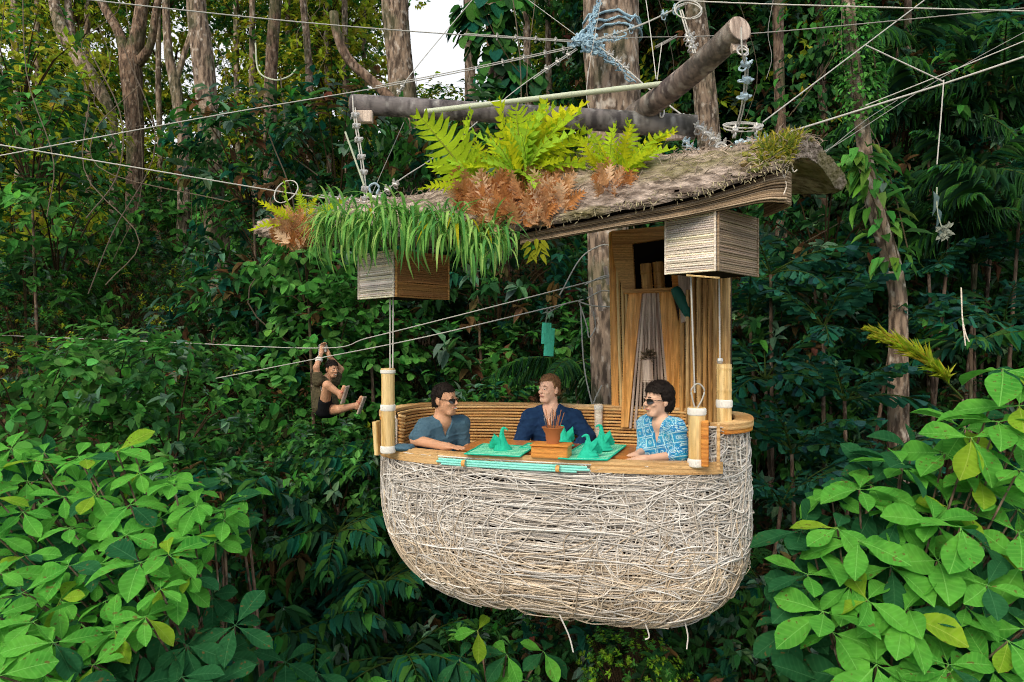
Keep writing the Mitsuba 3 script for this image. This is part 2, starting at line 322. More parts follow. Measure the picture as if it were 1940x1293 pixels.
def shrub_kind(name, variants, **kw):
    SHRUBS[name] = []
    for k in range(variants):
        lf, st = shrub_mesh(hash_(name) + k, **kw)
        m, c = lf.arrays(); m2, c2 = st.arrays()
        lf.add(m2, c2) ; m, c = lf.arrays()
        SHRUBS[name].append(group(f'shrub_{name}_{k}', foliage=mikit.ply(m, 'foliage', smooth=False, color=c)))
def hash_(s): return sum(ord(c) * (31 ** i % 997) for i, c in enumerate(s)) % 10000
shrub_kind('dark', 4, kind='ovate', L=.15, W=.5, pal=[DARK, DARK, TEAL, MID, DARK, MID, BROWN, PALE], twigs=105)
shrub_kind('mid', 3, kind='ovate', L=.145, W=.55, pal=[MID, MID, LIGHT, DARK, MID, DARK, PALE], twigs=95)
shrub_kind('light', 2, kind='round', L=.17, W=.72, pal=[LIGHT, LIGHT, MID], twigs=70, per=5, droop=.35)
shrub_kind('lance', 3, kind='lance', L=.27, W=.26, pal=[TEAL, DARK, TEAL, MID, PALE, DARK, BROWN], twigs=75, per=7, droop=1.1, spread=.4)
shrub_kind('small', 3, kind='tiny', L=.085, W=.5, pal=[DARK, MID, MID, OLIVE, DARK, PALE, BROWN, LIGHT], twigs=190, per=8)
shrub_kind('lime', 2, kind='tiny', L=.055, W=.6, pal=[LG, LG, MID, LIGHT], twigs=330, per=9, R=(.8, .8, .75))
shrub_kind('yellow', 3, kind='tiny', L=.13, W=.55, pal=[LIME, OLIVE, OLIVE, MID], twigs=110, per=7, R=(1.2, 1.2, .9), shell=.2)
shrub_kind('leafy', 3, kind='tiny', L=.13, W=.55, pal=[MID, DARK, MID, OLIVE], twigs=110, per=7, R=(1.2, 1.2, .9), shell=.2)
# far off the slope reads as one mass of leaves: undergrowth, in sorts
STUFF_LABEL = {'dark': 'dark green broad-leaved undergrowth covering the shaded slope', 'mid': 'mid green leafy undergrowth covering the slope', 'lance': 'drooping dark lance-shaped leaves massed below the basket',
               'small': 'fine-leaved undergrowth massed on the slope at the left', 'light': 'pale round-leaved scrub massed among the darker undergrowth', 'yellow': 'sunlit yellow-green leaves massed on the ridge', 'leafy': 'green leaves massed on the ridge between the trunks'}
STUFF_NAME = {'dark': 'dark_undergrowth', 'mid': 'green_undergrowth', 'lance': 'drooping_undergrowth', 'small': 'fine_undergrowth', 'light': 'pale_undergrowth', 'yellow': 'yellow_foliage', 'leafy': 'ridge_foliage'}
def stuff(kind, pos, s, rng):
    root = STUFF_NAME[kind]
    tag(root, STUFF_LABEL[kind], None, None, 'stuff')
    v = SHRUBS[kind][rng.integers(len(SHRUBS[kind]))]
    inst(f'{root}__{COUNT.setdefault(root, 0) + 1:03d}', v, place(pos, rng.uniform(0, 6.28), s, rng.uniform(-.25, .25, 2)))
    COUNT[root] += 1
rng = np.random.default_rng(21)
def view_px(x, y, z): return 970 + FOC * x / y, 646.5 - FOC * z / y
spots = []
for k in range(9000):
    y = 6.6 + 21.5 * rng.uniform() ** 1.1; x = rng.uniform(-0.86, 0.86) * y + rng.uniform(-.6, .6)
    gap = 0.62 + 0.018 * y
    if any((x - a) ** 2 + (y - b) ** 2 < gap * gap for a, b in spots[-900:]): continue
    z = float(ground_z(x, y)); px, py = view_px(x, y, z + 0.7)
    if y < 9.2 and abs(px - 1150) < 60 + 0.9 * FOC / y and py < 1000: continue
    if py > 1480 or (y < 10.8 and abs(px - 640) < 75 + 0.9 * FOC / y and 560 < py < 760 + .5 * FOC / y): continue
    spots.append((x, y)); u = rng.uniform(); s = rng.uniform(.75, 1.25) * (0.82 + 0.012 * y)
    if y < 9.5 and 300 < px < 900: kind = 'lance' if u < .62 else 'dark'
    elif y > 21: kind = ('yellow' if u < .5 else 'leafy') if px < 800 else ('leafy' if u < .4 else 'dark')
    elif px < 700: kind = 'small' if u < .40 else 'dark' if u < .68 else 'mid' if u < .90 else 'light'
    elif px > 1350: kind = 'dark' if u < .62 else 'mid' if u < .85 else 'lance'
    else: kind = 'dark' if u < .5 else 'mid' if u < .85 else 'light'
    stuff(kind, (x, y, z - 0.1), s, rng)
rm = np.random.default_rng(91)
for k in range(90):                                             # the same undergrowth goes on beyond the sides of the frame
    y = rm.uniform(8, 24); x = rm.choice([-1, 1]) * y * rm.uniform(.88, 1.2); stuff(('dark', 'mid', 'small')[k % 3], (x, y, float(ground_z(x, y)) - .1), rm.uniform(.95, 1.4), rm)
# leaves between and above the trunks on the ridge: they close the view but for a few holes of sky
rc = np.random.default_rng(31)
HOLES = [(832, 60, 34, 52)]
for k in range(520):
    px, py = rc.uniform(-60, 2000), rc.uniform(-70, 330); Y = rc.uniform(19, 27) if px < 1120 else rc.uniform(14.5, 21)
    s = rc.uniform(1.1, 1.9); hw = 1.15 * s * FOC / Y
    if any(((px - a) / (w + hw)) ** 2 + ((py - b) / (h_ + hw * .9)) ** 2 < 1 for a, b, w, h_ in HOLES): continue
    if px < 1120: kind = 'yellow' if rc.uniform() < (.62 if px < 640 else .3) else 'leafy'
    else: kind = 'leafy' if rc.uniform() < .35 else 'dark'
    if px < 1120 and rc.uniform() < .42: continue
    c = at(px, py, Y); stuff(kind, c - [0, 0, .9 * s], s, rc)
# ------------------------------------------------------------------ the trees
def trunk_mesh(P, r, sides=16, seed=0, rough=0.10):
    P = np.asarray(P, float); r = np.broadcast_to(np.atleast_1d(r), (len(P),)); ch = np.r_[0, np.cumsum(np.linalg.norm(np.diff(P, axis=0), axis=1))]
    n = max(8, int(ch[-1] / .16)); s_ = np.linspace(0, ch[-1], n); P, r = PchipInterpolator(ch, P)(s_), np.interp(s_, ch, r)
    v, f = tube(P, r, sides); k = n * sides; q = v[:k].copy(); c = np.repeat(P, sides, 0)
    d = q - c; a = np.tile(np.arange(sides) * 2 * np.pi / sides, n)
    s = np.stack([np.cos(a) * 2.2, np.sin(a) * 2.2, np.repeat(np.cumsum(np.r_[0, np.linalg.norm(np.diff(P, axis=0), axis=1)]), sides) * 1.1], -1)
    v[:k] = c + d * (1 + rough * 2.2 * (meshkit.fbm(s + seed * 7.3, 3) - .5))[:, None]
    return v, f
def tree(name, label, cat, pts, w, Y, m='bark_brown', limbs=(), top=None, crown=(), seed=1, grp=None, to_ground=True):
    """pts: photo pixels of the trunk from its foot upwards; w: widths there in pixels"""
    P = [at(x, y, Y) for x, y in pts]; r = [q / 2 / FOC * Y for q in w]
    if to_ground:
        g = np.array([P[0][0], P[0][1], float(ground_z(P[0][0], P[0][1])) - .4])
        if g[2] < P[0][2] - .5: P.insert(0, g); r.insert(0, r[0] * 1.15)
    if top is not None:
        e = P[-1] + unit(P[-1] - P[-2]) * 0.5 + np.array([0, 0, top - .5]); P.append(e); r.append(r[-1] * .7)
    t = thing(name, label, cat, grp)
    put('trunk', trunk_mesh(P, r, seed=seed), m, t, smooth=True)
    for lp, lw in limbs:
        put('limb', trunk_mesh([at(x, y, Y + dy) for x, y, dy in lp], [q / 2 / FOC * Y for q in lw], 10, seed + 3), m, t, smooth=True)
    for c, s, kind in crown:
        vs = SHRUBS[kind]; inst('crown', vs[seed % len(vs)], place(c, seed * 1.7, s), t)
    return t, P
def crowns(cx, cy, z0, n, spread, kind, seed, s=(1.6, 2.3)):
    r = np.random.default_rng(seed)
    n = (n + 1) // 2; z0 += .8
    return [((cx + r.normal() * spread, cy + r.normal() * spread, z0 + r.uniform(0, 2.5)), r.uniform(*s), kind) for _ in range(n)]
tree('tall_tree', 'tall brown trunk with climbing leaves left of the pod', 'tree', [(418, 560), (405, 380), (396, 240), (385, 120), (372, 0)], [44, 40, 40, 40, 36], 14, 'bark_grey', top=5, seed=1, crown=crowns(-6.5, 14, 9.5, 8, 1.6, 'leafy', 1))
tree('forked_tree', 'red-brown forked tree with several stems spreading upwards', 'tree', [(256, 255), (252, 190), (246, 110)], [30, 34, 40], 18, 'bark_brown', seed=2,
     limbs=[([(246, 120, 0), (262, 60, 0), (270, -20, 0)], [34, 26, 22]), ([(240, 130, 0), (228, 70, .2), (196, 10, .4), (180, -30, .4)], [26, 18, 16, 14]), ([(255, 125, 0), (285, 85, -.2), (296, 20, -.3), (306, -30, -.3)], [20, 14, 13, 12])], crown=crowns(-10, 18, 11, 5, 1.5, 'leafy', 2))
tree('leaning_tree', 'pale grey slanting trunk at the upper left', 'tree', [(215, 235), (185, 165), (150, 110), (118, 60), (100, -20)], [14, 24, 26, 24, 18], 17, 'bark_grey', seed=3, limbs=[([(140, 95, 0), (132, 40, .2), (128, -20, .3)], [16, 13, 12])])
tree('slim_forked_tree', 'slim grey tree that forks in a narrow Y beside the forked tree', 'tree', [(348, 265), (338, 200), (330, 150)], [22, 22, 20], 17, 'bark_grey', seed=4, limbs=[([(330, 155, 0), (318, 90, 0), (314, -20, 0)], [18, 15, 13]), ([(332, 155, 0), (348, 105, .2), (362, 60, .3), (372, -20, .4)], [13, 11, 10, 9])])
tree('dark_trunk_tree', 'dark red-brown straight trunk with a hanging vine loop', 'tree', [(512, 280), (512, 180), (516, 90), (522, 0)], [24, 24, 22, 22], 16, 'bark_brown', top=5, seed=5, crown=crowns(-5.6, 16, 10.5, 5, 1.6, 'leafy', 5))
tree('grey_pole_tree', 'thin grey trunk right of the dark red-brown trunk', 'tree', [(588, 260), (586, 150), (580, 60), (574, 0)], [14, 14, 13, 12], 17, 'bark_grey', top=4, seed=6)
tree('broad_trunk_tree', 'broad grey-brown trunk with leaves hanging from it above the left beam', 'tree', [(808, 520), (792, 360), (772, 250), (758, 120), (748, 0)], [56, 54, 52, 50, 50], 14, 'bark_grey', top=5, seed=7, crown=crowns(-2.6, 14.2, 9.5, 8, 1.6, 'leafy', 7))
tree('vine_hung_tree', 'brown trunk wrapped in climbing broad leaves left of the rope hub', 'tree', [(950, 330), (948, 200), (944, 100), (938, 0)], [44, 42, 42, 42], 14, 'bark_brown', top=5, seed=8, crown=crowns(-.3, 14.2, 9.5, 6, 1.5, 'leafy', 8))
tree('pale_pole_tree', 'thin pale trunk beside the bright gap of sky', 'tree', [(892, 260), (890, 120), (888, 0)], [22, 20, 20], 16, 'bark_grey', top=4, seed=9)
tree('anchor_tree', 'large mottled trunk that carries the blue rope hub and stands behind the pod', 'tree', [(1146, 800), (1148, 640), (1152, 460), (1158, 300), (1162, 180), (1158, 90), (1156, 0)], [52, 60, 74, 92, 102, 104, 104], 8.6, 'bark_grey', top=6, seed=10, crown=crowns(1.3, 9.4, 8.5, 7, 1.5, 'mid', 10))
tree('twin_grey_tree', 'grey trunk standing behind the right end of the thick beam', 'tree', [(1350, 420), (1338, 200), (1322, 60), (1316, 0)], [44, 44, 40, 38], 13, 'bark_grey', top=5, seed=11, crown=crowns(3.8, 13, 8.5, 7, 1.5, 'dark', 11))
tree('shaded_tree', 'slim shaded trunk in the dark gap right of the thick beam', 'tree', [(1480, 330), (1476, 140), (1474, 0)], [20, 20, 20], 13, 'bark_brown', top=5, seed=12, crown=crowns(5.4, 13, 8.5, 6, 1.5, 'dark', 12))
tree('shaded_tree', 'brown trunk partly hidden by the thick beam', 'tree', [(1420, 360), (1416, 150), (1412, 0)], [30, 28, 26], 15, 'bark_brown', top=4, seed=13)
tree('shaded_tree', 'faint dark trunk in deep shade, farthest right of the bare trunks', 'tree', [(1560, 300), (1556, 120), (1552, 0)], [16, 16, 14], 14, 'bark_brown', top=4, seed=14)
tree('curved_branch_tree', 'dark bare curved stem with a cut end above the left beam', 'tree', [(752, 205), (738, 185), (700, 150), (658, 110), (640, 70), (632, 24)], [20, 20, 18, 18, 17, 17], 10.5, 'bark_brown', seed=15, to_ground=False)
climb, _ = tree('climber_tree', 'leaning trunk clothed in small climbing leaves right of the roof', 'tree', [(1702, 580), (1690, 500), (1668, 430), (1645, 340), (1632, 230), (1618, 120), (1608, 20)], [34, 32, 30, 28, 26, 24, 22], 8.2, 'bark_grey', top=4, seed=16, crown=crowns(4.2, 8.6, 6.8, 5, 1.2, 'dark', 16))
TL = ['thin trunk nearest the left edge', 'second thin trunk from the left edge', 'thin trunk just right of the tall brown trunk', 'thin brown trunk halfway between the tall brown trunk and the dark red-brown one', 'thin grey trunk close right of the dark red-brown trunk', 'thin brown trunk behind the cut end of the curved stem', 'thin grey trunk behind the bend of the curved stem', 'thin trunk just left of the broad grey-brown trunk', 'thin brown trunk between the two forked trees',
      'thin grey trunk between the slanting trunk and the red-brown forked tree', 'thin brown trunk between the vine-hung trunk and the rope hub', 'thin grey trunk left of the large mottled trunk', 'thin brown trunk between the large mottled trunk and the thick beam', 'thin brown trunk right of the climber trunk', 'thin trunk farthest right, behind the rope bridle']
for k, (px, w, Y, m) in enumerate([(30, 12, 19, 'bark_grey'), (72, 10, 20, 'bark_grey'), (448, 10, 20, 'bark_grey'), (478, 12, 19, 'bark_grey'), (545, 9, 21, 'bark_grey'), (620, 10, 20, 'bark_grey'), (655, 12, 19, 'bark_grey'), (690, 9, 21, 'bark_grey'), (300, 10, 20, 'bark_grey'), (165, 11, 20, 'bark_grey'), (1000, 14, 17, 'bark_grey'), (1040, 12, 18, 'bark_grey'), (1250, 16, 16, 'bark_brown'), (1720, 14, 14, 'bark_brown'), (1800, 12, 15, 'bark_brown')]):
    tree('slender_tree', TL[k], 'tree', [(px + 4, 330), (px, 150), (px - 3 + k % 5, 0)], [w, w, w * .9], Y, m, top=4, seed=20 + k, grp='thin background trunks',
         crown=[((at(px, 0, Y) + [r_[0], r_[1], r_[2]]), 1.4, 'yellow' if px < 800 else 'leafy' if px < 1100 else 'dark') for r_ in (np.random.default_rng(k).uniform([-1, -1, 0.9], [1, 1, 3], (3, 3)))])
rl = np.random.default_rng(44); mb = MB()
for k in range(38):                                             # thin lianas and bare twigs that hang through the forest
    px, py, Y = rl.uniform(0, 1940), rl.uniform(-100, 300), rl.uniform(9.5, 18); a = at(px, py, Y); ln = rl.uniform(1.5, 5)
    P = smooth_path(np.array([a, a + [rl.normal() * .3, 0, -ln * .4], a + [rl.normal() * .5, 0, -ln * .75], a + [rl.normal() * .6, 0, -ln]]), 14); mb.add(tube(P, rl.uniform(.004, .011), 5, False), np.array([.11, .085, .06]) * rl.uniform(.4, 1.5))
put('liana', mb, 'vcol', kind='stuff', label='thin bare lianas hanging through the shaded forest')
# leaves that climb and hang on the trunks
def vine(label, pts, Y, n, spread, kind, L, W, pal, droop, seed, hang=0.0):
    r = np.random.default_rng(seed); P = smooth_path([at(x, y, Y) for x, y in pts], 60); i = r.integers(0, 60, n)
    d = unit(np.stack([r.normal(size=n), -np.abs(r.normal(size=n)) * .8, r.normal(size=n) * .3], 1))
    pos = P[i] + d * spread * r.uniform(.6, 1.2, (n, 1)) + np.stack([np.zeros(n), np.zeros(n), -hang * r.uniform(0, 1, n)], 1)
    al = unit(d + np.array([0, 0, -droop]) + .3 * r.normal(size=(n, 3)))
    t = thing('climbing_plant', label, 'climbing plant')
    pal = np.asarray(pal, float)
    put('foliage', MB().add(leaves(kind, pos, al, unit(d + [0, 0, .8]), L * r.uniform(.6, 1.2, n), W * L), leaf_cols(pal[r.integers(0, len(pal), n)], n, kind, r)), 'foliage', t, kind='stuff')
    s = MB()
    for q in range(3): s.add(tube(P + r.normal(size=3) * .12 + np.array([0, -spread * .8, 0]), .008, 4), (.08, .06, .035))
    put('stem', s, 'vcol', t)
vine('small leaves climbing the tall brown trunk at the left', [(404, 560), (408, 300), (425, 420)], 13.7, 420, .34, 'ovate', .17, .5, [DARK, MID, LIGHT], .8, 1)
vine('long leaves hanging in a curtain from the broad grey-brown trunk', [(770, 210), (800, 270), (760, 250)], 13.3, 330, .5, 'lance', .42, .22, [DARK, MID, MID], 2.5, 2, .5)
vine('broad leaves climbing the trunk left of the rope hub', [(1000, 190), (950, 130), (910, 40), (960, 20)], 13.2, 260, .45, 'round', .38, .7, [MID, DARK, TEAL, MID], 1.2, 3)
vine('small bright leaves clothing the upper leaning trunk right of the roof', [(1632, 230), (1622, 130), (1606, 10)], 8.1, 900, .24, 'ovate', .075, .6, [MID, LIGHT, LIGHT], .6, 4)
vine('long pale leaves of an epiphyte on the leaning trunk beside the roof tip', [(1690, 500), (1660, 380), (1625, 300), (1640, 330)], 8.0, 70, .2, 'ovate', .30, .34, [LIGHT, (.12, .26, .05), MID], .7, 5)
vine('dark leaves climbing the shaded trunks at the upper right', [(1480, 240), (1560, 120), (1540, 10)], 11.5, 240, .6, 'ovate', .2, .5, [DARK, DARK, MID], 1.0, 6)
# taller bushes whose crowns hide the slope between the trunks; each one apart
def bush(label, px, py, Y, s, kind, seed, cat='bush', grp=None, name='leafy_bush'):
    c = at(px, py, Y); v = SHRUBS[kind]; t = thing(name, label, cat, grp)
    g = float(ground_z(c[0], c[1])) - .3; z = c[2]; k = 0
    while k == 0 or (z > g + .5 * s and k < 4):                 # tiers of foliage down to the ground
        inst('foliage', v[(seed + k) % len(v)], place([c[0] + .3 * s * math.sin(k * 2.3), c[1] + .25 * k, z - .95 * s], seed * 2.1 + k, s * (1 + .08 * k)), t); z -= 1.15 * s; k += 1
    put('stem', tube(smooth_path([[c[0] + .15, c[1], min(g, c[2] - 1)], [c[0], c[1], c[2] - .5 * s]], 4), [.035, .03, .025, .02], 6), 'bark_brown', t, smooth=True)
# ------------------------------------------------------------------ nearer plants, each a thing of its own
for a in [('pale round-leaved bush under the left end of the roof', 585, 510, 10.2, 1.0, 'light', 1), ('pale round-leaved bush between the roof and the man on the zip line', 700, 560, 10.6, .8, 'light', 2),
          ('light green bush at the left edge above the big-leaved tree', 60, 760, 7.6, 1.0, 'light', 3), ('light bush with yellow shoots left of the zip-line cable end', 330, 770, 7.8, 1.0, 'mid', 4), ('light green bush above the tips of the big-leaved tree', 210, 720, 8.2, .9, 'light', 1),
          ('green bush below the man on the zip line', 560, 930, 7.8, .8, 'mid', 5), ('low green bush left of the basket', 640, 900, 7.4, .7, 'mid', 2),
          ('yellow-green fine-leaved bush under the basket', 1190, 1290, 6.4, .72, 'lime', 1), ('green bush with drooping leaves below the left end of the basket', 880, 1290, 6.6, .7, 'mid', 3),
          ('dark bush below the right end of the basket', 1420, 1200, 6.8, .9, 'dark', 2), ('dark bush at the bottom edge left of centre', 620, 1290, 6.6, .8, 'lance', 1), ('drooping dark bush left of the basket', 560, 1120, 7.2, 1.0, 'lance', 2),
          ('dark drooping bush beside the big-leaved tree at the left', 440, 1000, 7.0, .9, 'dark', 3), ('yellow-leaved bush at the top left corner', 40, 110, 15, 1.7, 'yellow', 1), ('yellow-leaved bush behind the forked tree', 180, 130, 21, 1.7, 'yellow', 2),
          ('yellow-leaved bush behind the dark red-brown trunk', 540, 140, 20, 1.6, 'yellow', 3), ('green-leaved bush at the left edge below the top cable', 60, 260, 13, 1.5, 'mid', 2), ('dark bush between the tall brown trunk and the pod', 480, 300, 12, 1.5, 'dark', 1),
          ('dark bush under the left beam', 640, 300, 12, 1.6, 'dark', 2), ('dark bush behind the roof ferns', 900, 320, 12, 1.6, 'dark', 3), ('dark bush at the right edge near the upper cables', 1860, 180, 10.5, 1.4, 'dark', 4), ('dark bush behind the leaning climber trunk', 1560, 420, 10, 1.3, 'dark', 1),
          ('dark bush between the thick beam and the upper right cables', 1700, 260, 11, 1.5, 'dark', 2), ('dark bush low at the right of the tower', 1470, 640, 9.5, 1.2, 'dark', 3)]:
    bush(*a)
# palms: a thing with one part per frond
def frond_mesh(seed, L, n, kind, ll, lw, pal, arch=0.35, spread=0.9, droop=0.25, twist=0.0, noise_=.10):
    r = np.random.default_rng(seed); s = np.linspace(0, 1, 14)
    P = np.stack([0 * s, L * s * (1 - .12 * s ** 2), L * (-arch * s ** 2.2)], 1); mb = MB(); mb.add(tube(P, np.linspace(.011, .003, 14) * L / 1.2 + .001, 4), (.07, .12, .03))
    k = np.linspace(.16, .99, n); pos = np.stack([np.interp(k, s, P[:, i]) for i in range(3)], 1); tan = unit(np.stack([np.interp(k, s, np.gradient(P[:, i])) for i in range(3)], 1))
    pal = np.asarray(pal, float)
    for side in (-1, 1):
        al = unit(tan * (.45 + .4 * k[:, None]) + side * spread * np.array([1., 0, 0]) + np.array([0, 0, -droop]) + noise_ * r.normal(size=(n, 3)))
        up = unit(np.array([0, 0, 1.]) + side * twist * np.array([1., 0, 0]) + .2 * r.normal(size=(n, 3)))
        ln = ll * (np.sin(np.pi * np.clip(.18 + .8 * k, 0, 1)) ** .6) * r.uniform(.85, 1.15, n)
        mb.add(leaves(kind, pos, al, up, ln, lw), leaf_cols(pal[r.integers(0, len(pal), n)], n, kind, r, .15))
    m, c = mb.arrays()
    return mikit.ply(m, 'foliage', smooth=False, color=c)
FR = {'feather': [group(f'frond_feather_{k}', frond=frond_mesh(60 + k, 1.5, 34, 'strap', .42, .030, [MID, DARK, (.03, .10, .05)], .4, .9, .35)) for k in range(2)],
      'fish': [group(f'frond_fish_{k}', frond=frond_mesh(70 + k, 1.05, 13, 'fish', .23, .085, [BLUE, TEAL, (.03, .13, .09), DARK], .35, .8, .3, noise_=.26)) for k in range(3)],
      'broad': [group(f'frond_broad_{k}', frond=frond_mesh(80 + k, .95, 11, 'lance', .30, .085, [MID, TEAL, (.03, .10, .05)], .4, .9, .5)) for k in range(2)],
      'yellow': [group('frond_yellow_0', frond=frond_mesh(90, 1.15, 80, 'tiny', .20, .026, [(.40, .50, .035), (.32, .44, .03), (.48, .50, .06)], .20, .22, -.2, noise_=.16))]}
def palm(label, px, py, Y, kind, n, s, seed, grp='rattan palms among the undergrowth', elev=(.1, .9), toward=None):
    r = np.random.default_rng(seed); c = at(px, py, Y); t = thing('rattan_palm', label, 'palm', grp)
    g = float(ground_z(c[0], c[1])) - .3
    put('stem', tube(smooth_path([[c[0] + r.normal() * .2, c[1] + .2, min(g, c[2] - .6)], c], 5), np.linspace(.03, .02, 5), 6), 'bark_brown', t, smooth=True)
    for k in range(n):
        a = 2 * np.pi * (k + r.uniform(-.3, .3)) / n
        d = np.array([math.cos(a), math.sin(a), r.uniform(*elev)])
        inst('frond', FR[kind][k % len(FR[kind])], frame(c, d, s=s * r.uniform(.8, 1.15)), t)
r = np.random.default_rng(5)
PG = 'fishtail palms right of the pod'
PL = iter(['fishtail palm just right of the tower, level with the box', 'fishtail palm left of the foot of the climber trunk', 'fishtail palm beside the rim of the basket at the right', 'fishtail palm below the tip of the yellow palm frond', 'fishtail palm high between the roof box and the climber trunk', 'fishtail palm behind the middle of the yellow palm frond', 'fishtail palm right of the basket, level with the rail', 'fishtail palm left of the hanging pale root',
           'fishtail palm right of the hanging pale root', 'fishtail palm behind the tower, level with the bamboo post', 'fishtail palm at the right edge above the big-leaved tree', 'fishtail palm right of the lower half of the basket', 'fishtail palm behind the left tips of the right big-leaved tree'])
for px, py, Y in [(1460, 520, 8.8), (1560, 620, 8.4), (1450, 720, 8.6), (1600, 760, 8.0), (1540, 520, 9.6), (1690, 640, 8.8), (1500, 860, 7.8), (1760, 520, 9.0), (1850, 500, 9.4), (1420, 600, 9.2), (1900, 620, 8.6), (1480, 960, 7.4), (1660, 880, 7.6)]:
    palm(next(PL), px, py, Y, 'fish', 9, r.uniform(.85, 1.15), int(px + py), PG, (.1, 1.7))
PB = 'broad-leafleted palms beside the basket'
PL = iter(['broad-leafleted palm hidden behind the bench of the pod', 'broad-leafleted palm at the left edge of the basket rail', 'broad-leafleted palm above the tips of the left big-leaved tree', 'broad-leafleted palm left of the middle of the basket', 'broad-leafleted palm touching the lower left curve of the basket', 'broad-leafleted palm at the bottom, left of the basket',
           'broad-leafleted palm right of the basket bottom', 'broad-leafleted palm behind the top of the right big-leaved tree', 'broad-leafleted palm at the bottom edge beside the left big-leaved tree', 'broad-leafleted palm under the lower left of the basket'])
for px, py, Y in [(780, 840, 8.0), (700, 900, 7.6), (500, 940, 7.2), (640, 1010, 7.0), (720, 1110, 6.9), (600, 1200, 6.6), (1450, 1120, 7.0), (1840, 660, 8.0), (520, 1230, 6.4), (760, 1250, 6.5)]:
    palm(next(PL), px, py, Y, 'broad', 9, r.uniform(.8, 1.1), int(px + py), PB, (-.1, 1.1))
PF = 'feather palms at the upper right'
PL = iter(['feather palm behind the hanging withered leaf', 'feather palm at the right edge above the bright cable', 'feather palm between the climber trunk and the rope bridle', 'feather palm below the hanging withered leaf', 'feather palm at the right edge below the bright cable', 'feather palm near the top edge right of the climber trunk'])
for px, py, Y in [(1840, 330, 9.5), (1900, 180, 10), (1760, 220, 10.5), (1800, 430, 9), (1930, 420, 8.8), (1700, 90, 11)]:
    palm(next(PL), px, py, Y, 'feather', 9, r.uniform(.9, 1.2), int(px + py), PF, (-.1, 1.0))
palm('feather palm with fine leaflets seen behind the navy shirt', 1085, 690, 9.3, 'feather', 7, .75, 3, None, (-.4, .6))
palm('feather palm low at the far left of the basket', 720, 870, 8.6, 'feather', 7, .8, 4, None, (-.2, .8))
t = thing('yellow_palm_frond', 'single yellow-green young palm frond rising at the right', 'palm')
b0 = at(1824, 756, 6.6); inst('frond', FR['yellow'][0], frame(b0, at(1662, 578, 6.5) - b0, (.35, -.75, .6), s=1.08), t); inst('frond', FR['yellow'][0], frame(b0, at(1674, 592, 6.45) - b0, (.6, -.5, .8), s=1.04), t)
put('stalk', tube(smooth_path([b0 + [.05, 0, -.9], b0 + [.02, 0, -.3], b0], 6), .010, 5), 'bark_brown', t, smooth=True)
# the two big-leaved trees in front: every leaf a part
def big_leaf_mesh(seed, w, n=7, tipw=.25):
    r = np.random.default_rng(seed); y = np.linspace(0, 1, n + 1); wd = w * np.sin(np.pi * np.clip(y, 0, 1) ** 1.55) ** .72; wd[0] = .02 * w; wd[-1] = .03 * w
    xs = np.array([-.5, -.27, 0, .27, .5]); v, uv = [], []
    cup, dr_, tw = r.uniform(.10, .22), r.uniform(.12, .34), r.uniform(-.08, .08)
    for i, q in enumerate(y):
        for x in xs:
            v.append([x * wd[i] + tw * q * q, q, cup * wd[i] * (abs(x) * 2) ** 1.4 - dr_ * q ** 2 + .012 * math.sin(q * 30) * abs(x) * 2 * (x != 0)]); uv.append([2 * x * (wd[i] / w), q])
    v, f = np.array(v), grid_faces(n + 1, 5)
    st = tube(np.array([[0, -.11, .015], [0, -.05, .005], [0, 0.01, 0]]), .010, 4, False)
    f = np.vstack([f, st[1] + len(v)]); uv = np.vstack([uv, np.repeat([[0., 0.5]], len(st[0]), 0)]); v = np.vstack([v, st[0]])
    return v, f, uv
BL, BLM = {}, [big_leaf_mesh(k, [.46, .54, .50, .60, .68, .64][k]) for k in range(6)]
for m in ('leaf_bright', 'leaf_deep', 'leaf_lime'):
    BL[m] = []
    for k in range(6):
        v, f, uv = BLM[k]
        BL[m].append(group(f'big_{m}_{k}', leaf=mikit.ply((v, f), m, smooth=True, uv=uv)))
DEEP, WIDE = None, 0
def whorl(t, c, axis, n, L, r, mix_=(.8, .12, .08), droop=.35, start=0.0):
    axis = unit(axis); e1 = unit(np.cross(axis, [.3, .2, .9])); e2 = np.cross(axis, e1)
    for k in range(n):
        a = 2.4 * k + start; d = unit((math.cos(a) * e1 + math.sin(a) * e2) * (1.0 + .15 * r.normal()) + axis * (.25 + .25 * r.normal()) + np.array([0, 0, -droop]) + .1 * r.normal(size=3))
        m = ('leaf_bright', 'leaf_deep', 'leaf_lime')[r.choice(3, p=mix_)]
        l = L * r.uniform(.7, 1.18)
        M = frame(c + d * .10 * l, d, axis + .25 * r.normal(size=3), l)
        if DEEP is not None: DEEP.append((WIDE + int(r.integers(4)), M))
        else: inst('leaf', BL[m][WIDE + r.integers(4)], M, t)
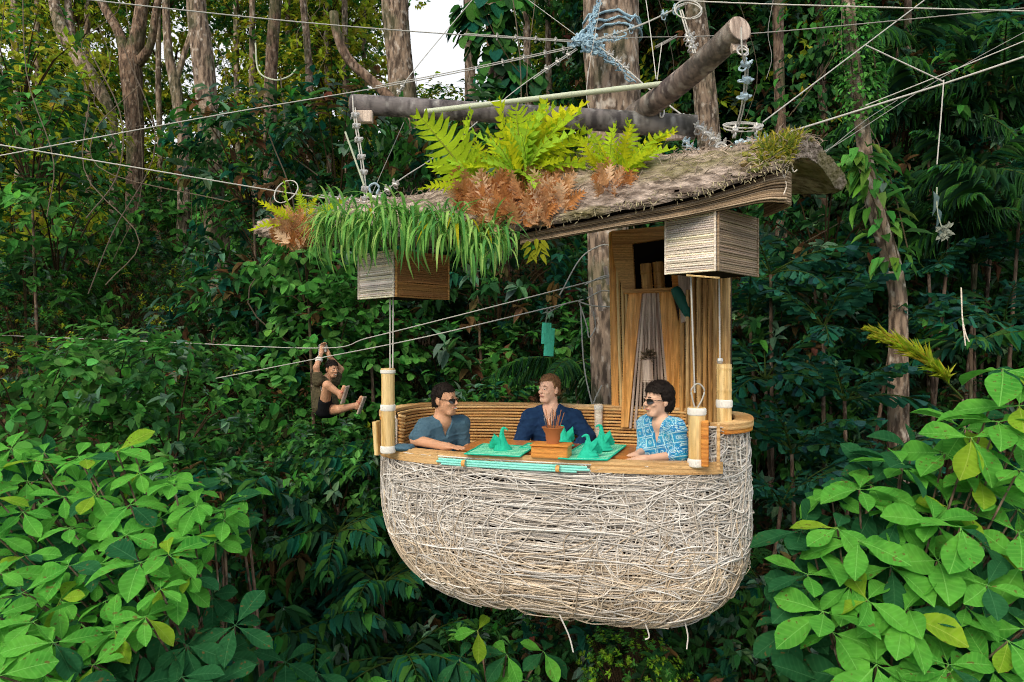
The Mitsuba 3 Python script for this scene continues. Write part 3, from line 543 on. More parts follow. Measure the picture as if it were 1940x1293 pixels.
def big_tree(name, label, foot, fork, wh, seed, deep=(), more=(), wide=0):
    global DEEP, WIDE
    WIDE = wide
    r = np.random.default_rng(seed); t = thing(name, label, 'tree'); deep_, more_ = [], []
    put('trunk', trunk_mesh([foot, (np.array(foot) * .4 + np.array(fork) * .6) + [.1, .05, 0], fork], [.11, .09, .07], 10, seed), 'bark_brown', t, smooth=True)
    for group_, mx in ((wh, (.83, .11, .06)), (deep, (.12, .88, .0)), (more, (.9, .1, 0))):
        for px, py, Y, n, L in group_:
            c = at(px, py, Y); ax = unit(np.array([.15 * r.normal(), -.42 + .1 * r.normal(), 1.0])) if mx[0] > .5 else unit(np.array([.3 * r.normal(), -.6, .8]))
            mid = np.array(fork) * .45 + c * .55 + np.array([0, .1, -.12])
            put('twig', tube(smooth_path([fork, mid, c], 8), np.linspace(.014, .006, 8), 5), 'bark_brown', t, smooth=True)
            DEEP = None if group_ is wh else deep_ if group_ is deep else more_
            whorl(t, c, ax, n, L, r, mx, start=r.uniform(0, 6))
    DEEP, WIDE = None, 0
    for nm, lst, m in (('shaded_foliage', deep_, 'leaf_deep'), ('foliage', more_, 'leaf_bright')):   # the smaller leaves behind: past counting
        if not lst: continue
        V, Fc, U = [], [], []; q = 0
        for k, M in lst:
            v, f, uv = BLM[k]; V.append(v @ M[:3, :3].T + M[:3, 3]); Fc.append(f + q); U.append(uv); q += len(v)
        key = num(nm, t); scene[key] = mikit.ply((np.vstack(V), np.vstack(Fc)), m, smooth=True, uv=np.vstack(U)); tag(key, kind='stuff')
def scatter_px(poly, n, dmin, seed):
    from shapely import Polygon, Point
    P = Polygon(poly); r = np.random.default_rng(seed); x0, y0, x1, y1 = P.bounds; out = []
    for _ in range(6000):
        q = (r.uniform(x0, x1), r.uniform(y0, y1))
        if P.contains(Point(q)) and all((q[0] - a[0]) ** 2 + (q[1] - a[1]) ** 2 > dmin ** 2 for a in out): out.append(q)
        if len(out) >= n: break
    return out
r = np.random.default_rng(11)
left = [(x, y, 5.4 - 1.5 * (y - 830) / 460 + r.uniform(-.15, .15), int(r.integers(5, 7)), r.uniform(.20, .26)) for x, y in scatter_px([(-40, 870), (60, 850), (140, 835), (300, 870), (390, 920), (420, 990), (370, 1090), (300, 1160), (200, 1240), (130, 1310), (-40, 1310)], 48, 54, 4)]
left += [(265, 890, 5.5, 6, .26), (425, 985, 5.0, 5, .22), (340, 1105, 4.6, 5, .25)]
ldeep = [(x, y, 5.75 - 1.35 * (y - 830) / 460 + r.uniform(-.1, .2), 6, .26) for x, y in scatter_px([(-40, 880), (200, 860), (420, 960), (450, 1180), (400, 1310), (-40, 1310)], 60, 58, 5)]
big_tree('big_leaf_tree', 'bright green big-leaved tree filling the lower left corner', (-2.6, 5.6, float(ground_z(-2.6, 5.6)) - .3), (-2.3, 5.3, -3.0), left, 3, ldeep, [(x, y, 5.62 - 1.4 * (y - 830) / 460 + r.uniform(-.1, .15), 6, r.uniform(.15, .22)) for x, y in scatter_px([(-40, 860), (60, 840), (140, 822), (300, 855), (400, 910), (440, 990), (380, 1110), (300, 1180), (200, 1270), (-40, 1310)], 46, 50, 14)])
right = [(1900, 700, 4.7, 4, .32), (1930, 770, 4.6, 5, .30), (1890, 800, 4.6, 6, .33), (1840, 830, 4.6, 4, .33), (1930, 890, 4.5, 5, .30), (1790, 860, 4.8, 5, .28), (1710, 880, 4.8, 5, .29), (1770, 990, 4.5, 5, .27), (1650, 920, 4.9, 5, .26), (1575, 935, 5.0, 5, .25), (1625, 1025, 4.5, 6, .34), (1700, 985, 4.7, 5, .26), (1820, 1000, 4.4, 6, .28),
         (1540, 1040, 4.7, 4, .30), (1560, 1160, 4.4, 6, .32), (1610, 1110, 4.5, 6, .24), (1710, 1165, 4.3, 6, .34), (1870, 1110, 4.3, 5, .27), (1830, 1150, 4.4, 3, .22), (1660, 1260, 4.2, 5, .31), (1800, 1275, 4.2, 4, .26), (1910, 1215, 4.2, 4, .26), (1780, 1080, 4.6, 5, .26), (1930, 1010, 4.5, 4, .28), (1870, 930, 4.7, 6, .25)]
right += [(x, y, 5.0 - .8 * (y - 800) / 490 + r.uniform(-.1, .1), 5, r.uniform(.22, .30)) for x, y in scatter_px([(1560, 960), (1700, 850), (1880, 740), (1960, 700), (1960, 1310), (1620, 1310), (1500, 1130)], 30, 78, 19)]
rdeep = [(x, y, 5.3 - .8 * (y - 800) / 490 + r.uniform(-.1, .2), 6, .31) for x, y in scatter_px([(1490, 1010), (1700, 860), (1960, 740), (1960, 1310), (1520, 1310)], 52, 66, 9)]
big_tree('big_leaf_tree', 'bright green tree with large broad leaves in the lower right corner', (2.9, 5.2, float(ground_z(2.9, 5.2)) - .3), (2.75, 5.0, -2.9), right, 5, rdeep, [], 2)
t = thing('sapling', 'sapling with glossy green leaves and one yellow leaf below the basket', 'sapling')
for px, py, n, L, mx in [(905, 1195, 3, .24, (.2, 0, .8)), (870, 1250, 5, .24, (.5, .5, 0)), (960, 1240, 6, .26, (.35, .65, 0)), (1030, 1235, 5, .24, (.6, .4, 0)), (1000, 1290, 5, .26, (.7, .3, 0)), (820, 1300, 6, .25, (.6, .4, 0)), (740, 1290, 5, .26, (.3, .7, 0))]:
    c = at(px, py, 6.0); put('twig', tube(smooth_path([at(940, 1500, 6.3), (at(940, 1400, 6.2) + c) / 2, c], 8), np.linspace(.02, .007, 8), 5), 'bark_brown', t, smooth=True); whorl(t, c, (0, -.5, .8), n, L, r, mx, .5)
t = thing('sapling', 'young tree with bright green and dark leaves left of the basket bottom', 'sapling')
for px, py, n, L, mx in [(540, 1255, 6, .27, (.35, .65, 0)), (600, 1275, 5, .27, (.3, .7, 0)), (465, 940, 4, .23, (.9, .1, 0)), (455, 990, 4, .22, (.9, .1, 0))]:
    c = at(px, py, 5.6); put('twig', tube(smooth_path([at(520, 1500, 5.9), (at(500, 1300, 5.8) + c) / 2, c], 8), np.linspace(.02, .007, 8), 5), 'bark_brown', t, smooth=True); whorl(t, c, (0, -.5, .8), n, L, r, mx, .4)
# ------------------------------------------------------------------ the hanging pod
C0 = np.array([0.385, 5.67, 0.0]); UX, VY = np.array([.9595, -.2816, 0]), np.array([.2816, .9595, 0]); ZZ = np.array([0, 0, 1.])
def L(u, v, w): return C0 + np.multiply.outer(u, UX) + np.multiply.outer(v, VY) + np.multiply.outer(w, ZZ)
PA, PB_, PN = 1.495, .69, 3.0
def plan(th, k=1.0):
    """superellipse of the basket's rim; th = 0 right, -pi/2 front, +pi/2 back"""
    c, s = np.cos(th), np.sin(th)
    return PA * k * np.sign(c) * np.abs(c) ** (2 / PN), PB_ * k * np.sign(s) * np.abs(s) ** (2 / PN)
Z_FRONT, Z_RIM, Z_BOT = -.865, -.585, -2.17
def rim_z(th):
    """the front opening is lower than the sides and the back"""
    u, v = plan(th)
    return np.where((v < -.25) & (u < 1.17) & (u > -1.36), Z_FRONT, Z_RIM)
def wall(th, tau, off=0.0):
    """point of the basket's skin; tau = 1 at the front rim's height, 0 at the bottom, above 1 the higher sides"""
    u1, v1 = plan(th); left = np.clip(-u1 / PA, 0, 1)
    zb = Z_BOT + .03 * left + .02 * np.sin(3 * th); t = np.clip(tau, 0, 1)
    p, q = 4.8 - 1.4 * left, 3.4 - .6 * left
    k = np.clip(1 - (1 - t) ** p, 1e-4, 1) ** (1 / q) * (1 - .03 * np.clip(tau - .6, 0, .7))
    u, v = plan(th, k); r = np.sqrt(u * u + v * v) + 1e-6
    u, v = u * (1 + off / r), v * (1 + off / r)
    z = zb + (Z_FRONT - zb) * tau - off * (1 - t) ** 3
    return C0 + u[..., None] * UX + v[..., None] * VY + z[..., None] * ZZ
from scipy.interpolate import CubicSpline
pod = thing('dining_pod', 'hanging round wicker dining pod with bamboo tower and thatched canopy, three guests seated inside', 'tree pod')
# --- woven basket
r = np.random.default_rng(33)
CANE = [(.65, .635, .615), (.54, .52, .495), (.73, .715, .695), (.44, .405, .365), (.59, .545, .49)]
def strand(th0, tau0, length, slope, rad, jit, n=22, off=None):
    th = th0 + np.linspace(0, length, n) / 1.25; s = np.linspace(0, 1, n)
    tau = tau0 + slope * s + jit * CubicSpline(np.linspace(0, 1, 5), r.normal(size=5))(s)
    tau = np.clip(tau, .012, None)
    top = np.where(rim_z(th) > -.7, 1.19, .985)
    o = (off if off is not None else 0) + .010 * CubicSpline(np.linspace(0, 1, 6), r.normal(size=6))(s)
    return wall(th, np.minimum(tau, top), o), rad
weave, big = MB(), []
def cane_col(tau0):
    c = np.array(CANE[r.integers(5)]) * r.uniform(.75, 1.2)
    return c * np.where(tau0 < .45, np.array([1.0, .90, .76]), 1.0)
for k in range(2200):
    front = r.uniform() < .8
    th0 = r.uniform(-2.9, .15) if front else r.uniform(-math.pi, math.pi); tau0 = r.uniform(.02, 1.25)
    if tau0 < .25 and r.uniform() < .4: continue
    P, rad = strand(th0, tau0, r.uniform(.35, 1.4), r.normal() * .055, r.uniform(.0032, .0052), .020, off=r.uniform(-.04, .02))
    weave.add(tube(P, rad, 4, False), cane_col(tau0))
for k in range(1150):                                            # canes that run up and down or aslant
    th0 = r.uniform(-3.2, .6); n = 20; a, b = sorted(r.uniform(.0, 1.25, 2)); s = np.linspace(0, 1, n)
    b = min(b, a + r.uniform(.25, .7)); b = min(1.24, max(b, a + .15))
    th = th0 + r.normal() * .16 * s + .03 * CubicSpline(np.linspace(0, 1, 5), r.normal(size=5))(s)
    tau = np.maximum(a + (b - a) * s, .012); top = np.where(rim_z(th) > -.7, 1.19, .985)
    weave.add(tube(wall(th, np.minimum(tau, top), r.uniform(-.015, .034) + 0 * s), r.uniform(.0032, .0050), 4, False), cane_col((a + b) / 2))
for k in range(60):                                            # loops and swirls low on the right
    th0 = r.uniform(-1.1, .0); t0 = r.uniform(.06, .36); n = 22; s = np.linspace(0, 1, n); R_, ph = r.uniform(.08, .26), r.uniform(0, 6.28); arc = r.uniform(2, 4.5)
    th = th0 + R_ * np.cos(ph + arc * s); tau = np.clip(t0 + R_ * .8 * np.sin(ph + arc * s), .012, 1.0)
    weave.add(tube(wall(th, tau, r.uniform(0, .03) + 0 * s), r.uniform(.0036, .0055), 4, False), cane_col(t0))
bk = put('basket', weave, 'wicker', pod, smooth=False, kind='stuff')
for k in range(170):                                            # the outermost canes can be told apart
    P, rad = strand(r.uniform(-2.8, .0), r.uniform(.03, 1.0), r.uniform(.5, 1.5), r.normal() * .07, .0050, .025, 26, off=.022)
    m, c = MB().add(tube(P, rad, 5), cane_col(P[0, 2] * 0 + .5)).arrays()
    put('cane', m, 'wicker', bk, smooth=True, color=c)
for px, py, q in [((1060, 1165), (1078, 1205), (1086, 1236)), ((1298, 1180), (1303, 1205), (1301, 1230)), ((1222, 1180), (1230, 1206), (1222, 1212))]:
    pts = [at(*a_, 5.0) for a_ in ((px, py, q))]
    put('loose_cane', MB().add(tube(smooth_path(pts, 8), .0055, 5), CANE[0]), 'wicker', bk)
# lining behind the canes: bench backs and the floor of the basket
th = np.linspace(-math.pi, math.pi, 97)
def ring_surface(taus, off, t0=th):
    g = [wall(t0, np.minimum(t + 0 * t0, np.where(rim_z(t0) > -.7, 1.2, .95)), off + 0 * t0) for t in taus]
    return np.concatenate(g), grid_faces(len(taus), len(t0))
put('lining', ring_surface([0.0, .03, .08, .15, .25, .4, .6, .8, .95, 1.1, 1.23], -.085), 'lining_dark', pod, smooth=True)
# horizontal bamboo slats of the back rest inside
sl = MB()
for i in range(27):
    ta = .62 + (i + .5) * .58 / 27; tt = np.linspace(-.35, math.pi + .62, 80)
    c = wall(tt, ta + 0 * tt, -.10 + .006 * (i % 2) + 0 * tt); v, f = tube(c, .0122, 5, True)
    sl.add((v, f), np.array([(.74, .44, .17), (.66, .36, .12), (.80, .52, .23), (.60, .33, .12)][i * 7 % 4]) * (.68 + .64 * meshkit.fbm(v * [9, 9, 60] + i, 3))[:, None])
put('back_rest', sl, 'vcol', pod, smooth=True, kind='stuff')
tt = np.linspace(-.30, math.pi + .30, 60)
for nm, ta, o1, o2, h in (('bench_seat', .66, -.10, -.48, .04),):
    a, b = wall(tt, ta + 0 * tt, o1 + 0 * tt), wall(tt, ta + 0 * tt, o2 + 0 * tt)
    put(nm, (np.vstack([a, b, b - [0, 0, .25], a - [0, 0, .25]]), grid_faces(4, 60)), 'plank_wood', pod)
put('floor', (np.vstack([wall(th, .22 + 0 * th, -.08 + 0 * th), [L(0, .05, -1.78)]]), np.array([[i, (i + 1) % 97, 97] for i in range(97)])), 'slat_dark', pod)
# --- rim boards
def ribbon(tt, z0, z1, o0, o1, fz=None):
    """a board that follows the rim: from offset o0 (outer) to o1 (inner), from height z0 to z1"""
    u, v = plan(tt); rr = np.sqrt(u * u + v * v)
    def p(o, z): return L(0, 0, 0) + (u * (1 + o / rr))[:, None] * UX + (v * (1 + o / rr))[:, None] * VY + z * ZZ
    R = [p(o0, z0), p(o0, z1), p(o1, z1), p(o1, z0), p(o0, z0)]; n = len(tt)
    v_ = np.vstack(R); f = grid_faces(5, n)
    e = [[0, n, 2 * n], [0, 2 * n, 3 * n], [n - 1, 3 * n - 1, 2 * n - 1], [n - 1, 4 * n - 1, 3 * n - 1]]
    return v_, np.vstack([f, e])
rim = put('rim', ribbon(np.linspace(-.62, math.pi + .42, 90), Z_RIM - .045, Z_RIM, .035, -.10), 'timber', pod, smooth=35)
put('edge_strip', ribbon(np.linspace(-.625, math.pi + .42, 90), Z_RIM - .075, Z_RIM - .047, .028, -.04), 'orange_wood', rim, smooth=35)
# front rail: cream boards left and right, aqua tubes in the middle
def on_front(px, z):
    """point of the front edge below photo pixel column px"""
    tt = np.linspace(-2.95, -.2, 400); u, v = plan(tt); P = L(0, 0, z) + u[:, None] * UX + v[:, None] * VY
    i = np.argmin(np.abs(970 + FOC * P[:, 0] / P[:, 1] - px)); return tt[i]
rail = put('front_rail', ribbon(np.linspace(on_front(722, -.87), on_front(835, -.87), 24), Z_FRONT - .085, Z_FRONT + .012, .03, -.09), 'timber', pod, smooth=35)
put('front_rail', ribbon(np.linspace(on_front(1116, -.87), on_front(1362, -.87), 24), Z_FRONT - .072, Z_FRONT + .012, .03, -.09), 'timber', pod, smooth=35)
put('front_rail', ribbon(np.linspace(on_front(833, -.87), on_front(1118, -.87), 24), Z_FRONT - .028, Z_FRONT + .010, .02, -.09), 'timber', pod, smooth=35)
for i, (z, o, a, b) in enumerate(((-.040, .024, 838, 1112), (-.058, .032, 836, 1114), (-.074, .028, 842, 1090))):
    tt = np.linspace(on_front(a, -.9), on_front(b, -.9), 26); u, v = plan(tt); rr = np.sqrt(u * u + v * v)
    P = L(0, 0, Z_FRONT + z) + (u * (1 + o / rr))[:, None] * UX + (v * (1 + o / rr))[:, None] * VY
    put('aqua_tube', tube(P, .0092, 8), 'aqua', pod, smooth=60, label='aqua painted bamboo tube along the front rail')
for px in (886, 1056):
    tt = on_front(px, -.9); u, v = plan(np.array([tt])); P = L(float(u[0]) * 1.022, float(v[0]) * 1.07, Z_FRONT - .055)
    put('lashing', lathe([(.024, -.014), (.027, 0), (.024, .014)], frame(P, (0, 0, 1), UX)), 'plank_wood', pod)
# --- bamboo posts
def bamboo(a, b, rad, nodes, m='bamboo', hollow=True, bands=()):
    a, b = np.asarray(a, float), np.asarray(b, float); n = 40; s = np.linspace(0, 1, n); R = np.full(n, rad)
    for q in nodes: R += rad * .10 * np.exp(-((s - q) / .016) ** 2)
    v, f = tube(a + (b - a) * s[:, None], R, 16, False)
    if hollow:                                                  # rim and hollow top
        d = unit(b - a); k = (n - 1) * 16; c = b; top = v[k:k + 16]
        r1, r2 = c + (top - c) * .82, c + (top - c) * .82 - d * rad * .9; m0 = len(v)
        v = np.vstack([v, r1, r2, [c - d * rad * .9]]); i = np.arange(16); j = (i + 1) % 16
        f = np.vstack([f, np.stack([k + i, m0 + i, k + j], 1), np.stack([k + j, m0 + i, m0 + j], 1), np.stack([m0 + i, m0 + 16 + i, m0 + j], 1), np.stack([m0 + j, m0 + 16 + i, m0 + 16 + j], 1), np.stack([m0 + 16 + i, i * 0 + m0 + 32, m0 + 16 + j], 1)])
    return v, f
def post(px, pt, pb, Y, rad, nodes, bands):
    a, b = at(px, pb, Y), at(px, pt, Y)
    k = put('post', bamboo(a, b, rad, nodes), 'bamboo', pod, smooth=40)
    for q, h in bands:
        c = a + (b - a) * q; put('band', lathe([(rad * 1.02, -h), (rad * 1.13, -h * .7), (rad * 1.13, h * .7), (rad * 1.02, h)], place(c), 18), 'white_soft', k, smooth=40)
post(735, 698, 856, 5.42, .054, (.55, .97), ((.03, .028), (.53, .026), (.96, .016)))
post(1320, 772, 884, 4.80, .058, (.95,), ((.07, .028), (.93, .026)))
post(1372, 690, 800, 5.02, .053, (.55, .93), ((.32, .030),))
post(1134, 766, 830, 6.12, .036, (.9,), ((.9, .02),))
scene['dining_pod__post_003']['bsdf'] = {'type': 'ref', 'id': 'slat_pale'}
# boards that close the rim at both ends of the front opening
e0 = at(1338, 885, 4.72); put('end_board', beam(e0 + [0, .03, -.0], e0 + [0, .03, .315], .10, .05, .006, UX), 'orange_wood', pod)
e1 = at(1361, 890, 4.66); put('end_board', beam(e1, e1 + [0, .0, .315], .022, .12, .004, VY), 'timber', pod)
e2 = at(717, 858, 5.46); put('end_board', beam(e2 + [0, .02, -.02], e2 + [-.02, .02, .25], .035, .10, .006, VY), 'bamboo', pod)
# --- table
tb = put('table', box((1.42, .62, .04), frame(L(-.02, -.17, Z_FRONT - .012), VY), .012), 'table_wood', pod)
put('table_leg', lathe([(.16, -1.75), (.09, -1.6), (.07, -1.2), (.12, -.92)], place(L(0, -.1, 0)), 14), 'table_wood', tb, smooth=40)
# --- the tower at the back right that carries the roof
tw = put('tower', MB().add(beam(at(1166, 800, 6.22), at(1160, 440, 6.22), .05, .06)).arrays()[0], 'plank_wood', pod)
def plank(name, pts, Y, thick, m, lab=None):
    """a flat board whose front outline is given in photo pixels at depth Y (Y may vary from corner to corner)"""
    P = np.array([at(x, y, (Y if np.isscalar(Y) else Y[i])) for i, (x, y) in enumerate(pts)]); n = len(P); Q = P + np.array([0.02, thick, 0])
    c = P.mean(0); i = np.arange(n); j = (i + 1) % n
    f = [[a, b, n * 2] for a, b in zip(i, j)] + [[b + n, a + n, n * 2 + 1] for a, b in zip(i, j)] + [[a, a + n, b] for a, b in zip(i, j)] + [[b, a + n, b + n] for a, b in zip(i, j)]
    return put(name, (np.vstack([P, Q, c, Q.mean(0)]), np.array(f)), m, tw, **({'label': lab} if lab else {}))
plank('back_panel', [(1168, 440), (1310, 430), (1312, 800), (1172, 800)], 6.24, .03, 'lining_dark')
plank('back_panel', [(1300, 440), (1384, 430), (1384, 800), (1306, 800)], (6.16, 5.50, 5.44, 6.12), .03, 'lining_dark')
for x0, x1 in ((1167, 1174), (1175, 1181), (1182, 1188)):
    put('cane_strip', tube(np.array([at(x0 + 3.5 + 2 * s + 6 * s * s, 465 + 335 * s, 6.16) for s in np.linspace(0, 1, 8)]), .017, 7), 'bamboo', tw, smooth=60)
plank('lintel', [(1158, 438), (1262, 428), (1262, 452), (1196, 462), (1160, 470)], 6.10, .05, 'slat_brown')
plank('side_board', [(1160, 468), (1197, 460), (1203, 548), (1180, 550), (1164, 500)], 6.09, .05, 'slat_brown')
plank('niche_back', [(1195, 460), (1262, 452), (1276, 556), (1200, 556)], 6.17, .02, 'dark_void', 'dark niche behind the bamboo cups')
plank('spine_board', [(1192, 548), (1216, 550), (1206, 640), (1196, 740), (1190, 810), (1176, 810), (1180, 700), (1186, 600)], 6.05, .04, 'plank_wood')
plank('spine_board', [(1248, 550), (1272, 548), (1292, 640), (1298, 720), (1300, 800), (1270, 800), (1262, 700), (1254, 620)], 6.02, .04, 'plank_wood')
plank('shelf', [(1180, 549), (1276, 545), (1274, 553), (1182, 556)], 5.98, .10, 'slat_brown')
for i in range(10):                                             # the narrow slats of the spine
    q = (i + .5) / 10; a = at(1216 + 32 * q, 554, 6.08); b = at(1190 + 84 * q, 812, 6.06)
    put('slat', tube(np.array([a + (b - a) * s + [0, -.012 * math.sin(i * 2.1), 0] for s in np.linspace(0, 1, 5)]), .0122 + .006 * q * (1 - q), 6), 'slat_grey', tw, smooth=60)
for i, (x, y0, w, d) in enumerate([(1292, 520, 11, 5.92), (1303, 610, 9, 5.86), (1313, 515, 13, 5.80), (1325, 515, 12, 5.74), (1336, 515, 11, 5.66), (1346, 515, 10, 5.58), (1355, 515, 10, 5.50), (1364, 515, 12, 5.42), (1376, 510, 17, 5.32)]):
    zb = at(x, 800, d); v, f = bamboo(zb, at(x, y0 - 60, d), w / 2 / FOC * d * .88, (.2, .45, .72, .9), hollow=False)
    put('bamboo_pole', (v, f), ('pole_bamboo', 'slat_vert', 'bamboo')[(0, 1, 0, 1, 0, 0, 1, 0, 1)[i]], tw, smooth=40)
plank('pale_panel', [(1284, 520), (1306, 520), (1310, 604), (1290, 612)], 5.88, .02, 'slat_grey')
plank('orange_panel', [(1272, 522), (1304, 522), (1300, 548), (1274, 548)], 5.94, .02, 'orange_wood')
put('cup_holder', bamboo(at(1228, 724, 5.94), at(1226, 682, 5.94), .048, (.1,)), 'slat_grey', tw, smooth=40, label='grey bamboo cup fixed to the tower slats')
# --- the roof: a curved thatched slab
RF = [((488, 432, 5.35), (493, 424, 5.45), (520, 428, 5.6)), ((560, 455, 5.25), (575, 408, 5.6), (640, 425, 6.0)), ((660, 455, 5.15), (690, 386, 5.65), (780, 425, 6.4)), ((850, 455, 4.95), (830, 372, 5.6), (950, 425, 6.6)), ((1000, 425, 4.8), (1050, 318, 5.4), (1130, 400, 6.6)),
      ((1150, 395, 4.65), (1150, 297, 5.35), (1290, 375, 6.5)), ((1300, 365, 4.52), (1280, 302, 5.2), (1430, 360, 6.3)), ((1400, 335, 4.42), (1400, 290, 4.95), (1520, 362, 6.0)), ((1462, 312, 4.36), (1490, 274, 4.75), (1575, 362, 5.6)), ((1496, 306, 4.38), (1540, 276, 4.62), (1602, 352, 5.3))]
K = [np.array([at(*row[i]) for row in RF]) for i in range(3)]; NS, NT = 150, 44
Fr, Ri, Ba = (smooth_path(k, NS) for k in K)
def roof_pt(t):
    """t: 0 front edge, .5 ridge, 1 back edge"""
    c = 2 * Ri - (Fr + Ba) / 2
    return (1 - t) ** 2 * Fr + 2 * t * (1 - t) * c + t ** 2 * Ba
tg = np.linspace(0, 1, NT); S = np.stack([roof_pt(t) for t in tg], 1)                     # NS, NT, 3
du, dv = np.gradient(S, axis=0), np.gradient(S, axis=1); nr = unit(np.cross(du, dv)); nr *= np.sign(nr[..., 2:] + 1e-9)
rough = (meshkit.fbm(S * np.array([9, 14, 20]), 4) - .5)[..., None] * .055 + (meshkit.fbm(S * 2.5 + 5, 2) - .5)[..., None] * .07
edge = np.minimum(tg, 1 - tg)[None, :, None]; thick = .085 * np.clip(edge / .05, .2, 1) ** .5
top = S + nr * (.03 + rough); bot = S - nr * (thick + .3 * rough) + np.where(edge < .06, 1, 0) * (rough * 1.2)
lip = S[:, :1] + np.array([0, -.035, -.01]) + (meshkit.fbm(S[:, :1] * 14, 3) - .5)[..., None] * .06
# thick front lip between the upper and the lower skin
skin = np.concatenate([bot[:, ::-1], lip - [0, 0, .035], lip + [0, 0, .03], top], 1); n2 = skin.shape[1]
v = skin.reshape(-1, 3); f = grid_faces(NS, n2, True)
capL, capR = np.arange(n2), (NS - 1) * n2 + np.arange(n2)
h = n2 // 2
f = np.vstack([f, np.concatenate([[[capR[i], capR[i + 1], capR[n2 - 1 - i]], [capR[i + 1], capR[n2 - 2 - i], capR[n2 - 1 - i]]] for i in range(h - 1)]), np.concatenate([[[capL[i + 1], capL[i], capL[n2 - 1 - i]], [capL[n2 - 2 - i], capL[i + 1], capL[n2 - 1 - i]]] for i in range(h - 1)])])
roof = put('roof', (v, f), 'thatch', pod, smooth=True)
fib = MB(); r = np.random.default_rng(9)
for k in range(1150):                                           # fibres that stick out of the thatch
    i, j = r.integers(20, NS), int(r.integers(0, 26) ** 1.0)
    p = top[i, j]; d = unit(du[i, j]) * r.choice([-1, 1]) + .5 * r.normal(size=3) + nr[i, j] * r.uniform(.1, .6); ln = r.uniform(.04, .12)
    fib.add(tube(np.array([p, p + unit(d) * ln * .5 + nr[i, j] * .008, p + unit(d) * ln - [0, 0, .012]]), [.0035, .003, .0012], 3, False), np.array([.38, .31, .25]) * r.uniform(.4, 1.3))
for k in range(260):                                            # ragged fibres along the front lip
    i = r.integers(60, NS); p = lip[i, 0] + r.normal(size=3) * [.01, .012, .025]; d = unit(np.array([r.normal() * .6, -.5, -1 + .5 * r.normal()]))
    fib.add(tube(np.array([p, p + d * .025, p + d * r.uniform(.016, .032) + [0, 0, -.004]]), [.004, .003, .0015], 3, False), np.array([.42, .38, .24]) * r.uniform(.4, 1.3))
put('fibre', fib, 'vcol', roof, kind='stuff')
# bamboo band under the front edge
i0 = 64; fi = np.arange(i0, NS - 4); base = Fr[fi] + np.array([.02, .05, -.045]); hgt = np.interp(np.linspace(0, 1, len(fi)), [0, .25, .5, .72, .9, 1], [.08, .09, .115, .155, .20, .21])
bandm = MB()
for k in range(12):
    z = -(k + .5) / 12; P = base + np.stack([0 * hgt, .02 * np.cos(k) + 0 * hgt, z * hgt], 1); v, f = tube(P, hgt / 12 * .53, 5); bandm.add((v, f), np.array([(.34, .25, .16), (.25, .18, .11), (.42, .33, .23), (.29, .21, .14)][k * 7 % 4]) * (.5 + 1.0 * meshkit.fbm(v * [8, 8, 50] + k, 3))[:, None])
put('fascia', bandm, 'vcol', pod, smooth=True, kind='stuff')
put('fascia_backing', (np.vstack([base + [0, .03, .06], base + np.stack([0 * hgt, 0 * hgt + .03, -hgt], 1)]), grid_faces(2, len(fi))), 'dark_void', pod)
endp = base[-1]
ec = MB()
for k in range(12):                                             # the band turns the corner at the right end
    z = -(k + .5) / 12 * .21; P = smooth_path([endp + [0, 0, z], endp + [.05, .05, z], endp + [.07, .16, z], endp + [.05, .5, z]], 9); ec.add(tube(P, .0115, 5))
put('fascia', ec.arrays()[0], 'slat_dark', pod, smooth=60, kind='stuff')
# roof ribs inside and the two boxes that hang below it
for q in (.3, .55, .8): put('rafter', tube(S[int(NS * q), 12:38:4] - [0, 0, .16], .02, 7), 'pole_bamboo', roof, smooth=60)
def hang_box(corner, a, b, zt, zb, m1, m2, label):
    c = np.array([corner[0], corner[1], 0]); e1, e2 = np.array([-.72, .69, 0]), np.array([.69, .72, 0]); hz = zt - zb
    k = put('roof_box', box((a, b, hz), None, 0)[0].dot(np.stack([e1, e2, ZZ])) + c + e1 * a / 2 + e2 * b / 2 + ZZ * (zt + zb) / 2 if False else (box((a - .03, b - .03, hz - .02))[0] @ np.stack([e1, e2, ZZ]) + c + e1 * a / 2 + e2 * b / 2 + ZZ * (zt + zb) / 2, box((a, b, hz))[1]), 'dark_void', pod, label=label)
    ns = int(hz / .0145); rr = np.random.default_rng(int(a * 1000))
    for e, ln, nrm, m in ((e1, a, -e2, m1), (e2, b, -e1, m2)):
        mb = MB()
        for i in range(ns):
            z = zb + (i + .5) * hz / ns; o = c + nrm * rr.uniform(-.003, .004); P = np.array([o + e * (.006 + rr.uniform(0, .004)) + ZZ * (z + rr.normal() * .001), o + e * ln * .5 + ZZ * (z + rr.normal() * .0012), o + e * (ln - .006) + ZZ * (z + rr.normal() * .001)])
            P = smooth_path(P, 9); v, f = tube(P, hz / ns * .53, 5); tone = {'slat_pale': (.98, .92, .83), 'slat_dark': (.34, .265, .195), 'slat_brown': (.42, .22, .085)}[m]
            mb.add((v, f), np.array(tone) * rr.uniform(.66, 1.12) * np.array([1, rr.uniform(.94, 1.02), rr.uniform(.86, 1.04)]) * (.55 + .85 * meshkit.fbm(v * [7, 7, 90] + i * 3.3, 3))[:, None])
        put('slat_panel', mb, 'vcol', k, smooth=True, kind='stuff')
        for q in (0, 1): put('corner_strip', beam(c + nrm * .008 + e * (.008 + q * (ln - .016)) + ZZ * zb, c + nrm * .008 + e * (.008 + q * (ln - .016)) + ZZ * zt, .014, .012, .002, nrm), m, k)
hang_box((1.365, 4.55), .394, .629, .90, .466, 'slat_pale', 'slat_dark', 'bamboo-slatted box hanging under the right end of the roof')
hang_box((-.893, 5.20), .484, .542, .70, .336, 'slat_pale', 'slat_brown', 'bamboo-slatted box hanging under the left end of the roof')
